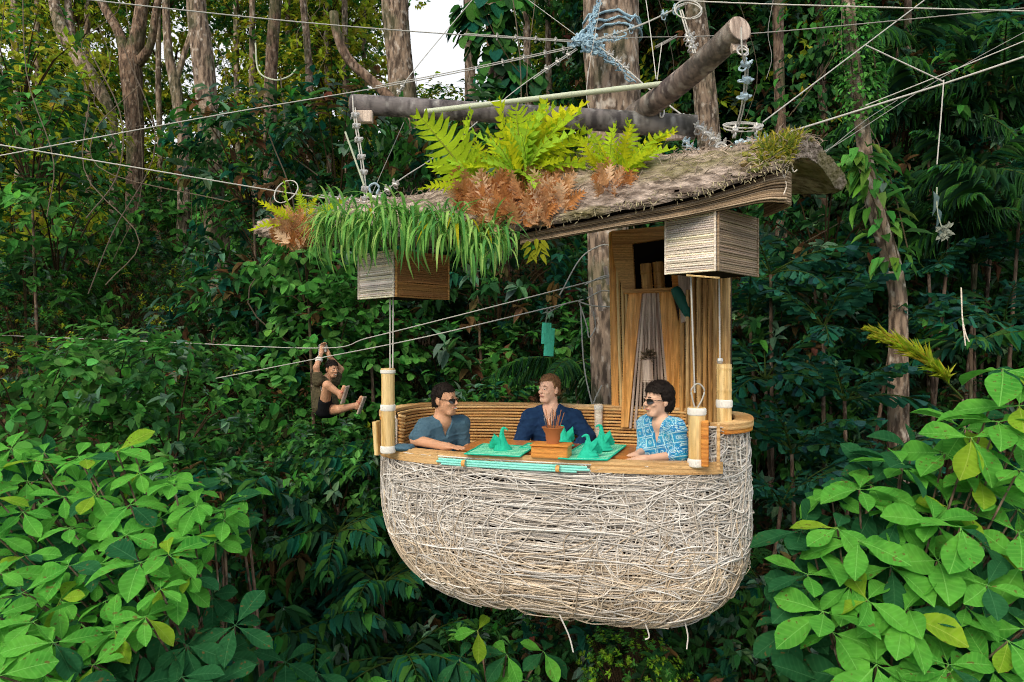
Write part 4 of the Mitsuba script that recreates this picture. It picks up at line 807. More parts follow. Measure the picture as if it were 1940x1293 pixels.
put('corner_rod', tube(np.array([at(1300, 522, 4.66), at(1364, 527, 4.6)]), .007, 6), 'bamboo', pod)
# steel cables that carry the basket from the roof
for pts in ([(739, 566, 5.42), (739, 702, 5.42)], [(745, 560, 5.42), (744, 702, 5.42)], [(1308, 500, 4.85), (1316, 745, 4.80)], [(1362, 500, 5.06), (1364, 690, 5.02)]):
    put('suspension_cable', tube(np.array([at(*p) for p in pts]), .0065, 6), 'cable_steel', pod, smooth=60)
lp = [at(1316, 772, 4.80), at(1311, 752, 4.80), at(1310, 738, 4.80), at(1322, 727, 4.80), at(1334, 738, 4.80), at(1331, 755, 4.80), at(1321, 774, 4.80)]
put('wire_loop', tube(smooth_path(lp, 24), .006, 6), 'cable_steel', pod, smooth=60)
put('shackle', lathe([(.018, -.02), (.024, 0), (.018, .02)], place(at(1364, 684, 5.02)), 10), 'steel', pod)
# ------------------------------------------------------------------ plants that grow on the roof
leafmat('fern_green', VC, 0.45, 0.8)
leafmat('fern_dry', VC, 0.7, 0.6)
def lobed(seed, n, w, depth, droop=.3, cup=.1, wav=.04):
    """a pinnately lobed frond of length 1: finger lobes on both sides of a midrib"""
    r = np.random.default_rng(seed); V, Fc = [], []
    s = np.linspace(.10, 1, n + 1); mid = np.stack([0.04 * np.sin(s * 5 + seed), s, -droop * s ** 2.2], 1)
    def add(*p):
        V.extend(p); return len(V) - len(p)
    for k in range(n):
        a, b = mid[k], mid[k + 1]; q = (s[k] + s[k + 1]) / 2; lw = w * (np.sin(np.pi * min(1, .16 + .84 * q) ** .8) ** .7 + .05) * r.uniform(.8, 1.15); core = lw * (1 - depth)
        for sd in (-1, 1):
            z1, z2 = cup * core + r.normal() * wav * .3, cup * lw * 1.3 + r.normal() * wav
            A, B = a + [sd * core, .01, z1], b + [sd * core, 0, z1]
            t1 = (a + b) / 2 + [sd * (core + (lw - core) * .6), .50 / n + r.normal() * .01, (z1 + z2) / 2 + .02]; tip = (a + b) / 2 + [sd * lw, .95 / n + r.normal() * .012, z2 - .10 * lw]
            i = add(a, b, A, B, t1 + np.array([0, -.30 / n, -.004]), t1 + np.array([0, .22 / n, .004]), tip)
            q_ = [[i, i + 2, i + 1], [i + 2, i + 3, i + 1], [i + 2, i + 4, i + 3], [i + 4, i + 5, i + 3], [i + 4, i + 6, i + 5]]
            Fc += q_ if sd > 0 else [x[::-1] for x in q_]
    return np.array(V), np.array(Fc)
def frond_group(gid, mesh, col, m, rib=None, seed=0):
    r = np.random.default_rng(seed); v, f = mesh; c = np.asarray(col) * (1 + .45 * (meshkit.fbm(v * 6 + seed, 2) - .5) * 2)[:, None] * (1 + .10 * r.normal(size=(1, 1)))
    mb = MB().add((v, f), c)
    if rib: mb.add(tube(np.array([[0, -.25, .02], [0, 0, .003], [0, .5, -.06], [0, .92, -.22]]), [.010, .009, .006, .002], 4, False), rib)
    m_, c_ = mb.arrays(); return group(gid, frond=mikit.ply(m_, m, smooth=True, color=c_))
GREEN = [frond_group(f'oak_frond_{k}', lobed(k, 9 + k % 3, .20 + .03 * (k % 2), .72, [.25, .4, .12, .5][k % 4]), [(.46, .58, .02), (.36, .54, .025), (.56, .60, .02), (.30, .50, .04)][k % 4], 'fern_green', (.30, .34, .06), k) for k in range(6)]
DRY = [frond_group(f'nest_leaf_{k}', lobed(50 + k, 7, .34, .55, -.25, .35, .06), [(.58, .31, .15), (.68, .44, .26), (.50, .23, .085), (.74, .55, .37), (.62, .36, .18)][k], 'fern_dry', (.45, .22, .10), k) for k in range(5)]
def oak_fern(label, base, fronds, nests, seed, fl=.5, nl=.2):
    """base: list of (px, py, Y) centres of the dry nest; fronds: (base px, py, Y, tip px, py, Y); nests: how many dry leaves per centre"""
    r = np.random.default_rng(seed); t = thing('oak_leaf_fern', label, 'fern', None)
    for px, py, Y, qx, qy, qY in fronds:
        a, b = at(px, py, Y), at(qx, qy, qY); ln = np.linalg.norm(b - a)
        inst('frond', GREEN[r.integers(6)], frame(a, b - a, np.array([r.normal() * .9, -.75, .55]), ln / .93 * r.uniform(.88, 1.16)), t)
    for px, py, Y, sx, sy in base:
        for k in range(nests):
            a = r.uniform(0, 2 * math.pi); q = math.sqrt(r.uniform()); c = at(px + sx * q * math.cos(a), py + sy * q * math.sin(a), Y + r.uniform(-.05, .12))
            d = np.array([math.cos(a) * .8 * q + .25 * r.normal(), -.35 + .3 * r.normal(), .75 - .5 * math.sin(a) * q + .2 * r.normal()])
            inst('nest_leaf', DRY[r.integers(5)], frame(c - unit(d) * nl * .4, d, np.array([r.normal() * .4, -1, .3]), nl * r.uniform(.7, 1.25)), t)
oak_fern('oak-leaf fern with short bright fronds on the left tip of the roof', [(560, 440, 5.15, 42, 26)],
         [(560, 415, 5.15, 492, 378, 5.0), (565, 410, 5.2, 520, 366, 5.1), (575, 410, 5.2, 556, 362, 5.2), (585, 412, 5.2, 600, 368, 5.1), (600, 412, 5.2, 640, 372, 5.1), (560, 420, 5.1, 515, 392, 4.95), (596, 415, 5.15, 622, 384, 5.0), (580, 412, 5.15, 575, 380, 5.0), (540, 425, 5.1, 478, 424, 5.0)], 70, 1, nl=.15)
oak_fern('oak-leaf fern with a tall frond leaning left above the roof', [(890, 372, 5.0, 36, 30)],
         [(905, 355, 5.0, 800, 222, 4.95), (900, 350, 5.02, 850, 232, 5.1), (880, 352, 5.0, 793, 345, 4.9), (915, 340, 5.05, 905, 262, 5.1), (890, 350, 5.0, 815, 285, 5.1), (925, 345, 5.05, 870, 300, 4.9)], 36, 2, nl=.16)
big_f = [(985 + 8 * math.sin(k * 2.3), 335 + 6 * math.cos(k * 1.7), 4.95 + .06 * math.sin(k * 3.1), x, y, Y) for k, (x, y, Y) in enumerate([(925, 222, 5.0), (960, 205, 5.1), (1000, 185, 4.95), (1022, 190, 5.05), (1050, 205, 4.9), (1078, 200, 5.1), (1090, 245, 4.9), (1112, 275, 5.0), (918, 270, 4.85), (905, 300, 4.9), (945, 250, 4.75), (985, 235, 4.7), (1030, 245, 4.7), (1065, 262, 4.75), (1010, 262, 4.65), (960, 290, 4.65), (1100, 300, 4.95), (1045, 290, 4.7), (1010, 215, 5.15), (940, 235, 5.15), (972, 192, 5.0), (1062, 225, 4.95), (925, 258, 5.0), (1095, 222, 5.0), (1000, 205, 4.8), (1040, 222, 4.8), (955, 228, 4.85), (1085, 285, 4.8), (920, 315, 4.8), (1020, 300, 4.6)])]
oak_fern('largest oak-leaf fern with a dense clump of lime fronds and a wide dry base', [(930, 375, 4.85, 46, 32), (985, 395, 4.75, 60, 38), (1046, 388, 4.75, 38, 40), (1046, 345, 5.0, 28, 18), (1000, 360, 4.9, 60, 28), (935, 415, 4.8, 25, 18)], big_f, 46, 3, nl=.17)
oak_fern('small oak-leaf fern right of the largest one, with an orange dry base', [(1164, 355, 4.72, 34, 26)],
         [(1150, 330, 4.8, 1100, 262, 4.8), (1155, 325, 4.8, 1128, 228, 4.85), (1158, 325, 4.8, 1150, 232, 4.75), (1150, 330, 4.75, 1108, 285, 4.7), (1172, 320, 4.8, 1165, 262, 4.7), (1175, 325, 4.8, 1205, 240, 4.8), (1180, 325, 4.8, 1235, 238, 4.75), (1182, 328, 4.8, 1262, 250, 4.75), (1182, 328, 4.75, 1250, 268, 4.65), (1178, 330, 4.75, 1225, 275, 4.6), (1180, 322, 4.85, 1190, 255, 4.7), (1160, 326, 4.75, 1140, 270, 4.65)], 48, 4, nl=.15)
# the curtain of strap-leaved fern
r = np.random.default_rng(77)
def strap_mesh(seed, bend):
    y = np.linspace(0, 1, 7); w = .032 * np.sin(np.pi * np.clip(y * .92 + .08, 0, 1)) ** .6; v = []
    for q, ww in zip(y, w):
        zz = .25 * math.sin(q * 1.6) - bend * q ** 2; v += [[-ww, q * (1 - .25 * bend * q), zz + .012], [0, q * (1 - .25 * bend * q), zz], [ww, q * (1 - .25 * bend * q), zz + .012]]
    return np.array(v), grid_faces(7, 3)
STRAP = [group(f'strap_leaf_{k}', leaf=mikit.ply(MB().add(strap_mesh(k, [.55, .8, 1.0, .7][k]), c).arrays()[0], 'foliage', smooth=True, color=np.tile(c, (21, 1)))) for k, c in enumerate([(.20, .48, .11), (.28, .56, .15), (.11, .33, .09), (.40, .62, .18)])]
STRAP_Y = group('strap_leaf_yellow', leaf=mikit.ply(strap_mesh(3, .8), 'foliage', smooth=True, color=np.tile((.42, .40, .02), (21, 1))))
sf = thing('strap_fern', 'dense green curtain of strap-leaved fern hanging from the front left of the roof', 'fern')
rest = MB()
def strap_place(k):
    px = 612 + 348 * r.uniform() ** 1.25; tq = (px - 612) / 350; y0 = 396 + 46 * r.uniform() ** 1.4 + (26 if tq > .75 else 0) + 14 * abs(tq - .35)
    Y = 5.12 - .25 * tq - r.uniform(0, .12) - .0015 * (y0 - 398); out = (px - 700) / 300
    ln = r.uniform(.10, .38) * (1 if .05 < tq < .75 else .85)
    d = np.array([.40 * out + .35 * r.normal() - .3 * (tq < .12), -.65 + .25 * r.normal(), -.1 + .65 * r.normal() - .5 * (r.uniform() < .5)])
    return frame(at(px, y0, Y), d, (0, 0, 1), ln)
for k in range(760):
    M = strap_place(k); g = int(r.integers(4))
    if k < 285: inst('leaf', STRAP[g], M, sf)
    else:
        v, f = strap_mesh(g, [.55, .8, 1.0, .7][g]); c = np.array([(.20, .48, .11), (.28, .56, .15), (.11, .33, .09), (.40, .62, .18)][g]); rest.add((v @ M[:3, :3].T + M[:3, 3], f), c)
put('foliage', rest, 'foliage', sf, smooth=True, kind='stuff')
for px, py, L_, dx in [(862, 438, .42, .1), (845, 430, .36, -.5), (880, 425, .30, .4), (905, 440, .34, .3), (870, 415, .28, -.2), (830, 415, .24, -.6), (700, 402, .2, .2), (612, 432, .22, -.8)]:
    inst('leaf', STRAP_Y, frame(at(px, py, 4.9), (dx, -.7, .1), (0, 0, 1), L_), sf)
sp = thing('hanging_sprig', 'small yellow-green leafy sprig hanging below the front edge of the roof', 'plant')
mb = MB()
for k in range(11):
    c = at(1016 + 10 * math.sin(k * 2.2), 452 + 3.2 * k, 4.75); mb.add(leaves('ovate', c, unit(np.array([math.sin(k * 2.4), -.4, -.7])), (0, -1, .4), .095, .034), (.32, .36, .03))
put('foliage', mb.arrays()[0], 'foliage', sp, color=mb.arrays()[1]); put('stem', tube(np.array([at(1012, 440, 4.8), at(1016, 470, 4.76), at(1020, 488, 4.75)]), .004, 4), 'bark_brown', sp)
# moss and small tufts at the right end of the roof
mo = thing('moss_tuft', 'yellow-green tufts of small strap leaves and moss at the right end of the roof', 'moss')
mb = MB()
for k in range(420):
    i = int(r.integers(126, NS - 1)); j = int(abs(r.normal()) * 9) % 30; p = top[i, j] - nr[i, j] * .01; n = 1
    al = unit(nr[i, j] * .6 + np.array([.5 * r.normal(), -.5 * r.uniform(), .5])); ln = r.uniform(.03, .085)
    mb.add(leaves('strap', p, al, unit(r.normal(size=3)), ln, .012), np.array([(.42, .42, .05), (.28, .36, .05), (.52, .46, .08), (.18, .26, .05)][r.integers(4)]) * r.uniform(.7, 1.2))
put('foliage', mb, 'foliage', mo, kind='stuff')
mb = MB()
for k in range(260):
    i = int(r.integers(120, NS - 1)); j = int(r.integers(0, 24)); p = top[i, j] - [0, 0, .01]; s_ = r.uniform(.012, .035)
    ic = trimesh.creation.icosphere(1, s_); mb.add((np.array(ic.vertices) * (1 + .5 * (meshkit.noise(np.array(ic.vertices) * 60 + k)[:, None] - .5)) * [1, 1, .6] + p, ic.faces), np.array([(.20, .20, .03), (.12, .14, .03), (.26, .20, .08)][r.integers(3)]))
put('moss', mb, 'vcol', mo, kind='stuff')
rt = thing('hanging_root', 'pale thin roots hanging under the right end of the roof', 'roots')
for k, pts in enumerate([[(1494, 318), (1486, 336), (1490, 352), (1484, 370)], [(1500, 318), (1504, 326), (1510, 322)], [(1490, 316), (1482, 326), (1488, 344)]]):
    put('root', tube(smooth_path([at(x, y, 4.4) for x, y in pts], 12), .004, 5), 'slat_pale', rt)
dl = thing('dry_leaf', 'curled red-brown dry leaf lying on top of the roof', 'leaf')
v, f = LEAF['ovate'][0] * [.09, .17, .3], LEAF['ovate'][1]
M = frame(at(1262, 306, 5.1), (1, -.1, .1), (0, -.6, .8)); mb = MB().add((v @ M[:3, :3].T + M[:3, 3], f), (.22, .07, .04)); put('blade', mb, 'vcol', dl)
# ------------------------------------------------------------------ beams, ropes and steel cables
def log_beam(label, pts, w, Ys, m='log_wood', name='log_beam', seed=1, knots=()):
    t = thing(name, label, 'beam'); P = np.array([at(x, y, Y) for (x, y), Y in zip(pts, Ys)]); r_ = [q / 2 / FOC * Y for q, Y in zip(w, Ys)]
    v, f = trunk_mesh(P, r_, 18, seed, .035); put('log', (v, f), m, t, smooth=38)
    for e, rr, d in ((P[0], r_[0], P[0] - P[1]), (P[-1], r_[-1], P[-1] - P[-2])):
        put('cut_end', lathe([(0.001, .004), (rr * .55, .006), (rr * .93, .003), (rr * .99, -.006)], frame(e, np.cross(d, [0, .3, 1]), d), 18), 'slat_grey', t, smooth=40)
    for q, sg in knots:
        c = P[0] + (P[-1] - P[0]) * q; put('branch_stub', lathe([(.030, -.02), (.026, .03), (.016, .05), (.001, .052)], frame(c + np.array([.01, -.065, -.01]) * sg, (0, 0, 1), (0.15, -1, -.35)), 10), 'clay', t, smooth=40)
    return t
log_beam('long grey log beam lying across above the left part of the roof', [(668, 198), (900, 212), (1110, 226), (1318, 242)], [38, 36, 40, 46], [5.9, 5.75, 5.65, 5.55], 'log_dark', seed=2)
log_beam('thick slanting log beam that rises to the upper right above the roof', [(1200, 222), (1290, 155), (1402, 54)], [44, 46, 50], [5.75, 5.1, 4.45], seed=3, knots=((.52, 1),))
t = thing('bamboo_pole', 'pale green pole slanting in front of the log beams', 'pole'); a, b = at(805, 212, 5.5), at(1266, 158, 5.25)
put('pole', bamboo(a, b, .021, (.2, .4, .6, .8), hollow=False), 'green_pole', t, smooth=40)
t = thing('timber_bracket', 'pale wooden block under the left end of the long log beam', 'block'); put('block', beam(at(672, 222, 5.8), at(706, 222, 5.8), .06, .10, .005), 'slat_grey', t)
t = thing('timber_bracket', 'pale wooden block under the right end of the long log beam', 'block'); put('block', beam(at(1262, 255, 5.55), at(1300, 252, 5.55), .06, .10, .005), 'slat_grey', t)
t = thing('timber_bracket', 'pale wooden block under the raised end of the thick slanting beam', 'block'); put('block', beam(at(1385, 92, 4.5), at(1412, 84, 4.5), .05, .06, .004), 'slat_grey', t)
HX, HY, HZ = hub = at(1112, 82, 7.9)
def clip_mesh(s=1.0):
    """wire-rope clip: saddle, U-bolt and two nuts"""
    mb = MB(); mb.add(box((.030 * s, .022 * s, .014 * s), None, .003))
    u = np.array([[-.010, 0, 0], [-.010, 0, -.018], [-.006, 0, -.024], [.006, 0, -.024], [.010, 0, -.018], [.010, 0, 0], ]) * s
    mb.add(tube(u, .0035 * s, 5))
    for x in (-.010, .010):
        mb.add(lathe([(.001, .022), (.0035, .022), (.0035, .007)], place((x * s, 0, 0), 0, s), 6)); mb.add(lathe([(.0065, .007), (.0065, .015), (.001, .0151)], place((x * s, 0, 0), 0, s), 6))
    return mb.arrays()[0]
CLIP = {'steel': group('rope_clip_steel', clip=mikit.ply(clip_mesh(), 'steel', smooth=40)), 'blue_steel': group('rope_clip_blue', clip=mikit.ply(clip_mesh(), 'blue_steel', smooth=40))}
def cable(label, pts, rad=.0055, m='cable_steel', clips=(), double=None, sag=0.0, cm='steel', cs=1.6, name='cable', cat='cable', n=26):
    """pts: (px, py, Y). clips: places 0..1 along it; double: (from, to, gap) where a second strand runs beside it"""
    P = np.array([at(*p) for p in pts]); P = smooth_path(P, n) if len(P) > 2 else P[0] + (P[1] - P[0]) * np.linspace(0, 1, n)[:, None]
    s = np.linspace(0, 1, n); P = P - np.array([0, 0, 1]) * (sag * 4 * s * (1 - s))[:, None]
    t = thing(name, label, cat); put('strand', tube(P, rad, 6), m, t, smooth=60)
    d = unit(np.gradient(P, axis=0)); side = unit(np.cross(d, [0, 1, 0]))
    if double:
        k = (s >= double[0] - 1e-6) & (s <= double[1] + 1e-6); put('strand', tube(P[k] + side[k] * double[2], rad * .95, 6), m, t, smooth=60)
    for q in clips:
        c = np.array([np.interp(q, s, P[:, i]) for i in range(3)]); dd = np.array([np.interp(q, s, d[:, i]) for i in range(3)])
        inst('rope_clip', CLIP[cm], frame(c + np.cross(dd, [0, 1, 0]) * (double[2] / 2 if double else 0), dd, np.array([.2, -.5, .8]), cs), t)
    return t
cable('steel cable from the top left edge to the blue rope hub', [(150, -2, 6.0), (640, 45, 7.0), (1085, 80, 7.85)], .0062, clips=(.83, .87, .915, .96), double=(.74, 1, .016), sag=.02)
cable('steel cable rising from the left edge to the hub, passing over the left beam end', [(-30, 301, 6.0), (420, 217, 6.7), (780, 155, 7.3), (1085, 92, 7.85)], .0058, clips=(.85, .895, .94, .98), double=(.58, 1, .020))
cable('steel cable coming down from the left edge to the left tip of the roof', [(-30, 270, 4.9), (300, 325, 5.2), (560, 368, 5.5), (700, 385, 5.62)], .0056, clips=(.80, .85, .91, .96), double=(.76, 1, .018))
cable('steel cable slanting from the hub down to the left rope joint of the roof', [(1092, 92, 7.85), (985, 165, 7.2), (840, 285, 6.4), (762, 338, 5.95), (700, 384, 5.65)], .0055, clips=(.04, .09, .14, .80, .86, .93), double=(.0, .22, .018), cs=1.9)
cable('doubled steel cable from the hub up to the ring at the top', [(1125, 78, 7.9), (1210, 50, 7.0), (1300, 8, 6.0)], .0065, clips=(.25, .42, .78, .9), double=(0, 1, .018), cm='blue_steel', cs=1.9)
cable('thin cable running level from the hub past the end of the thick beam', [(1130, 72, 7.9), (1220, 71, 7.4), (1425, 64, 6.2), (1960, 14, 5.2)], .0048, 'cable_dark', clips=(.10, .14), cs=1.9)
cable('topmost cable at the upper right edge', [(1200, -4, 6.3), (1420, 7, 5.8), (1960, 22, 5.2)], .006)
cable('cable descending from the top right to the coil above the roof', [(1760, -6, 6.2), (1600, 115, 5.6), (1445, 232, 4.95)], .0055)
cable('thick bright cable from the right edge to the roof clips', [(1970, 98, 4.6), (1785, 160, 4.75), (1510, 246, 4.85), (1392, 282, 4.9)], .0075, clips=(.80, .855, .91, .97), cm='blue_steel', cs=2.0)
cable('thinner cable above the thick bright one at the right', [(1970, 66, 4.9), (1785, 142, 5.0), (1640, 200, 5.1)], .0045)
cable('dark thin cable crossing the climber trunk at the right', [(1970, 45, 6.4), (1780, 150, 6.0), (1600, 265, 5.5), (1555, 290, 5.3)], .0032, 'cable_dark')
cable('dark thin cable lowest of those beside the climber trunk', [(1700, 190, 6.1), (1640, 228, 5.9), (1560, 292, 5.4)], .003, 'cable_dark')
cable('thin rope bridle between two cables at the right', [(1640, 86, 5.0), (1787, 155, 4.75)], .0052)
cable('thin rope hanging straight down from the thick bright cable', [(1788, 152, 4.74), (1782, 230, 4.74), (1775, 312, 4.74)], .0045, name='rope', cat='rope')
cable('clamped cable from the hub down to the right rope joint of the roof', [(1135, 88, 7.9), (1180, 125, 7.2), (1240, 178, 6.3), (1310, 232, 5.5), (1372, 280, 4.95)], .0068, clips=(.12, .20, .27, .74, .80, .86, .92, .97), double=(.68, 1, .020), cs=2.3)
cable('thin line from the top edge to the hub, left of the large trunk', [(990, -8, 9.0), (1098, 72, 7.9)], .0042)
cable('thin line beside the large trunk down to the pale green pole', [(1140, -5, 7.6), (1112, 160, 6.8), (1122, 230, 6.2)], .003)
cable('knotted line from the top edge to the left beam', [(900, -6, 7.2), (795, 120, 6.6), (752, 178, 6.2)], .0045, clips=(.86, .96), cs=1.3)
cable('thin upright line left of the ring at the top', [(1223, -5, 5.7), (1232, 60, 5.5), (1243, 150, 5.3)], .0042)
cable('thin upright line meeting the pale green pole', [(1254, 82, 5.45), (1249, 120, 5.4), (1245, 152, 5.32)], .004)
cable('thin cord hanging in front of the shaded trunk at the upper right', [(1466, -5, 7), (1455, 60, 7), (1462, 110, 7), (1452, 150, 7)], .003, 'cable_dark', name='rope', cat='rope')
cable('sagging vine loop hung on the dark red-brown trunk', [(484, 82, 14), (490, 135, 13.9), (520, 152, 13.8), (548, 145, 13.9), (562, 130, 14)], .018, 'green_pole', name='vine', cat='vine')
cable('clamped wire rope hanging from the left end of the long log beam', [(668, 182, 5.75), (671, 225, 5.72), (684, 310, 5.68), (692, 385, 5.64)], .0062, clips=(.30, .40, .50, .62, .74, .88), double=(.18, 1, .018), cs=2.0)
cable('dark thin line up from the left rope joint of the roof', [(703, 372, 5.64), (735, 300, 6.0), (765, 232, 6.3)], .003, 'cable_dark')
cable('wire rope with blue clips hanging from the raised end of the thick beam', [(1404, 52, 4.36), (1406, 100, 4.38), (1412, 130, 4.5), (1409, 175, 4.6), (1402, 215, 4.7), (1388, 262, 4.85)], .0058, clips=(.36, .50, .64), double=(.22, 1, .016), cm='blue_steel', cs=2.1)
cable('clamped rope down from the ring onto the thick beam', [(1288, 20, 5.15), (1300, 60, 5.1), (1308, 82, 5.05), (1314, 102, 5.0)], .006, clips=(.45, .6, .8), double=(0, 1, .016), cs=1.9)
cable('rope with clips below the right end of the long log beam', [(1296, 262, 5.4), (1306, 278, 5.3), (1325, 296, 5.2)], .005, clips=(.2, .5, .8), cm='blue_steel', cs=1.7)
t = thing('steel_rod', 'pale short rod standing at the left rope joint of the roof', 'rod'); put('rod', tube(np.array([at(654, 250, 5.6), at(690, 352, 5.62)]), .0085, 7), 'green_pole', t, smooth=60)
def coil(name, label, c, Y, rx, ry, n, m='cable_steel', rad=.0055, tilt=.1):
    s = np.linspace(0, 2 * np.pi * n, 26 * n); q = np.random.default_rng(int(c[0])); o = at(*c, Y); k = Y / FOC
    P = np.stack([o[0] + rx * k * np.cos(s) * (1 + .04 * np.sin(s / n)), o[1] + max(rx, ry) * .6 * k * np.sin(s), o[2] + ry * k * np.sin(s + tilt) + .012 * np.sin(s / n * 1.3)], 1)
    t = thing(name, label, 'coil'); put('strand', tube(P, rad, 6), m, t, smooth=60); return t
cl = coil('cable_coil', 'coil of spare cable lying above the right rope joint of the roof', (1408, 240), 4.8, 36, 13, 3)
inst('rope_clip', CLIP['steel'], frame(at(1432, 244, 4.72), (1, 0, 0), s=1.7), cl); inst('rope_clip', CLIP['steel'], frame(at(1392, 248, 4.72), (1, 0, 0), s=1.7), cl)
coil('rope_ring', 'loop of rope knotted at the top beside the thick beam', (1304, 20), 5.1, 25, 24, 2)
coil('cable_coil', 'small loop of dark cable right of the hub below the ring', (1262, 80), 6.0, 20, 12, 2, 'cable_dark', .004, 1.2)
coil('cable_coil', 'single loop of wire above the left roof fern', (542, 364), 5.3, 22, 22, 1, 'cable_steel', .005)
coil('wire_thimble', 'thimble of heavy rope at the right rope joint of the roof', (1368, 284), 4.92, 11, 11, 2, 'steel', .009)
coil('wire_thimble', 'thimble of heavy rope at the left rope joint of the roof', (700, 380), 5.6, 16, 9, 3, 'steel', .009)
coil('shackle', 'white ring on the right end of the long log beam', (1254, 214), 5.5, 4, 9, 1, 'white_soft', .007)
coil('shackle', 'steel ring under the raised end of the thick beam', (1407, 98), 4.45, 10, 11, 2, 'steel', .006)
t = thing('porcelain_insulator', 'small pale green insulator beside the right rope joint of the roof', 'insulator'); put('body', lathe([(.001, -.03), (.02, -.028), (.024, 0), (.018, .02), (.012, .03), (.001, .032)], place(at(1386, 286, 4.75)), 14), 'aqua', t, smooth=50)
t = thing('wood_peg', 'small pale wooden peg standing on the roof by the right rope joint', 'peg'); put('peg', box((.035, .035, .075), place(at(1398, 284, 4.78)), .004), 'timber', t)
t = thing('turnbuckle', 'blue steel turnbuckle lying by the right rope joint of the roof', 'turnbuckle')
for k in range(5): put('body', lathe([(.012, -.02), (.022, -.008), (.022, .008), (.012, .02)], frame(at(1396 + 8 * k, 272 - 3 * (k % 2), 4.74), (0, 0, 1), (1, .2, .2)), 10), 'blue_steel', t, smooth=40)
t = thing('shackle', 'small blue shackle at the left rope joint of the roof', 'shackle')
put('bow', tube(smooth_path([at(702, 366, 5.5), at(700, 354, 5.5), at(710, 348, 5.5), at(718, 355, 5.5), at(714, 368, 5.5)], 14), .010, 6), 'blue_steel', t, smooth=60)
# the hub of blue rope wound round the trunk
r = np.random.default_rng(17); hb = thing('rope_hub', 'knot of pale blue rope where the cables meet on the large trunk', 'rope')
c0 = at(1160, 75, 8.6)
for k in range(3):
    a = np.linspace(0, 2 * np.pi, 30); z = .10 * r.normal(); ti = .12 * r.normal()
    put('winding', tube(np.stack([c0[0] + .365 * np.cos(a), c0[1] + .365 * np.sin(a), c0[2] + z + ti * np.cos(a) + .02 * r.normal(size=30)], 1), .016, 5), 'blue_rope', hb, smooth=60)
mb = MB()
for k in range(34):
    P = hub + np.cumsum(r.normal(size=(6, 3)) * np.array([.024, .014, .022]), 0) + r.normal(size=3) * [.10, .04, .045]; mb.add(tube(smooth_path(P, 16), r.uniform(.011, .017), 5))
put('knot', mb.arrays()[0], 'blue_rope', hb, smooth=60)
for dx, dy, n_ in ((28, -80, 5), (60, 48, 4), (72, -8, 4), (14, -60, 4), (92, 74, 3)):
    P = smooth_path(np.array([at(1116, 80, 8.1), at(1112 + dx * .5, 80 + dy * .5, 8.12), at(1112 + dx, 80 + dy, 8.13)]), 18)
    for q in range(n_): put('strand', tube(P + r.normal(size=(18, 3)) * .016 + r.normal(size=3) * .02, .010, 5), 'blue_rope', hb, smooth=60)
# ropes and ties on the trunk behind the tower
t = thing('rope', 'grey ropes tied round the trunk beside the tower', 'rope')
for pts in ([(1060, 560), (1100, 490), (1140, 465), (1160, 468)], [(1108, 540), (1140, 525), (1165, 520)], [(1112, 566), (1140, 552), (1168, 555)], [(1096, 572), (1125, 580), (1168, 582)], [(1098, 575), (1112, 620), (1116, 640), (1128, 620), (1124, 590)], [(1100, 580), (1106, 690), (1120, 760), (1130, 790)], [(1140, 730), (1126, 760), (1124, 785), (1138, 800)]):
    put('strand', tube(smooth_path([at(x, y, 7.0) for x, y in pts], 16), .007, 5), 'cable_steel', t, smooth=60)
t = thing('tied_sticks', 'bundle of dark sticks tied to the trunk beside the tower', 'sticks')
for a, b in (((1118, 545), (1126, 600)), ((1134, 540), (1138, 590)), ((1146, 505), (1154, 540))): put('stick', tube(np.array([at(*a, 7.1), at(*b, 7.1)]), .024, 8), 'slat_grey', t, smooth=60)
# zip line
WY = 9.4
cable('zip-line cable from the left edge to the rider and up to the tower', [(-40, 634, 13.5), (300, 648, 11.2), (604, 660, WY), (700, 640, 8.7), (900, 590, 7.8), (1165, 522, 6.9)], .0075, n=40)
cable('steel cable below the zip line, from the shrubs up to the trunk', [(375, 724, 10.5), (600, 680, 9.0), (800, 640, 8.1), (1105, 568, 7.0)], .0075)
# hanging things at the right
t = thing('withered_leaf', 'withered bluish leaf and pale husk hanging below the thin rope at the right', 'leaf')
mb = MB()
for k, (px, py, L_, w, c) in enumerate([(1768, 362, .22, .07, (.16, .25, .26)), (1774, 392, .20, .06, (.12, .2, .22)), (1778, 428, .16, .05, (.2, .28, .28))]):
    mb.add(leaves('lance', at(px, py, 6.2), unit(np.array([.15, -.1, -1.])), unit(np.array([.3, -1, .1])), L_, w), c)
for k in range(26): mb.add(leaves('ovate', at(1788 + 9 * math.sin(k * 2.1), 440 + 9 * math.cos(k * 1.3), 6.2), unit(np.array([math.sin(k), -.6, math.cos(k * 1.7)])), (0, -1, .5), .06, .035), (.36, .40, .34))
put('blade', mb, 'foliage', t); put('stalk', tube(smooth_path([at(1775, 355, 6.2), at(1776, 400, 6.2), at(1787, 440, 6.2)], 8), .005, 4), 'green_pole', t)
t = thing('hanging_root', 'thin pale forked root hanging in the shade at the right', 'root')
for pts in ([(1821, 545), (1823, 600), (1829, 655)], [(1824, 610), (1830, 635), (1836, 648)]): put('root', tube(smooth_path([at(x, y, 7.0) for x, y in pts], 10), .007, 5), 'slat_pale', t)
t = thing('teal_tube', 'two teal bamboo tubes hanging on a line between the men and the trunk', 'tubes')
for (x0, y0), (x1, y1), w in (((1036, 612), (1034, 652), 18), ((1042, 622), (1039, 675), 19)):
    a, b = at(x1, y1, 6.6), at(x0, y0, 6.6); put('tube', bamboo(a, b, w / 2 / FOC * 6.6, (.5,)), 'teal_bright', t, smooth=40)
put('cord', tube(smooth_path([at(1034, 612, 6.6), at(1040, 592, 6.6), at(1080, 572, 7.0)], 10), .004, 5), 'cable_steel', t)
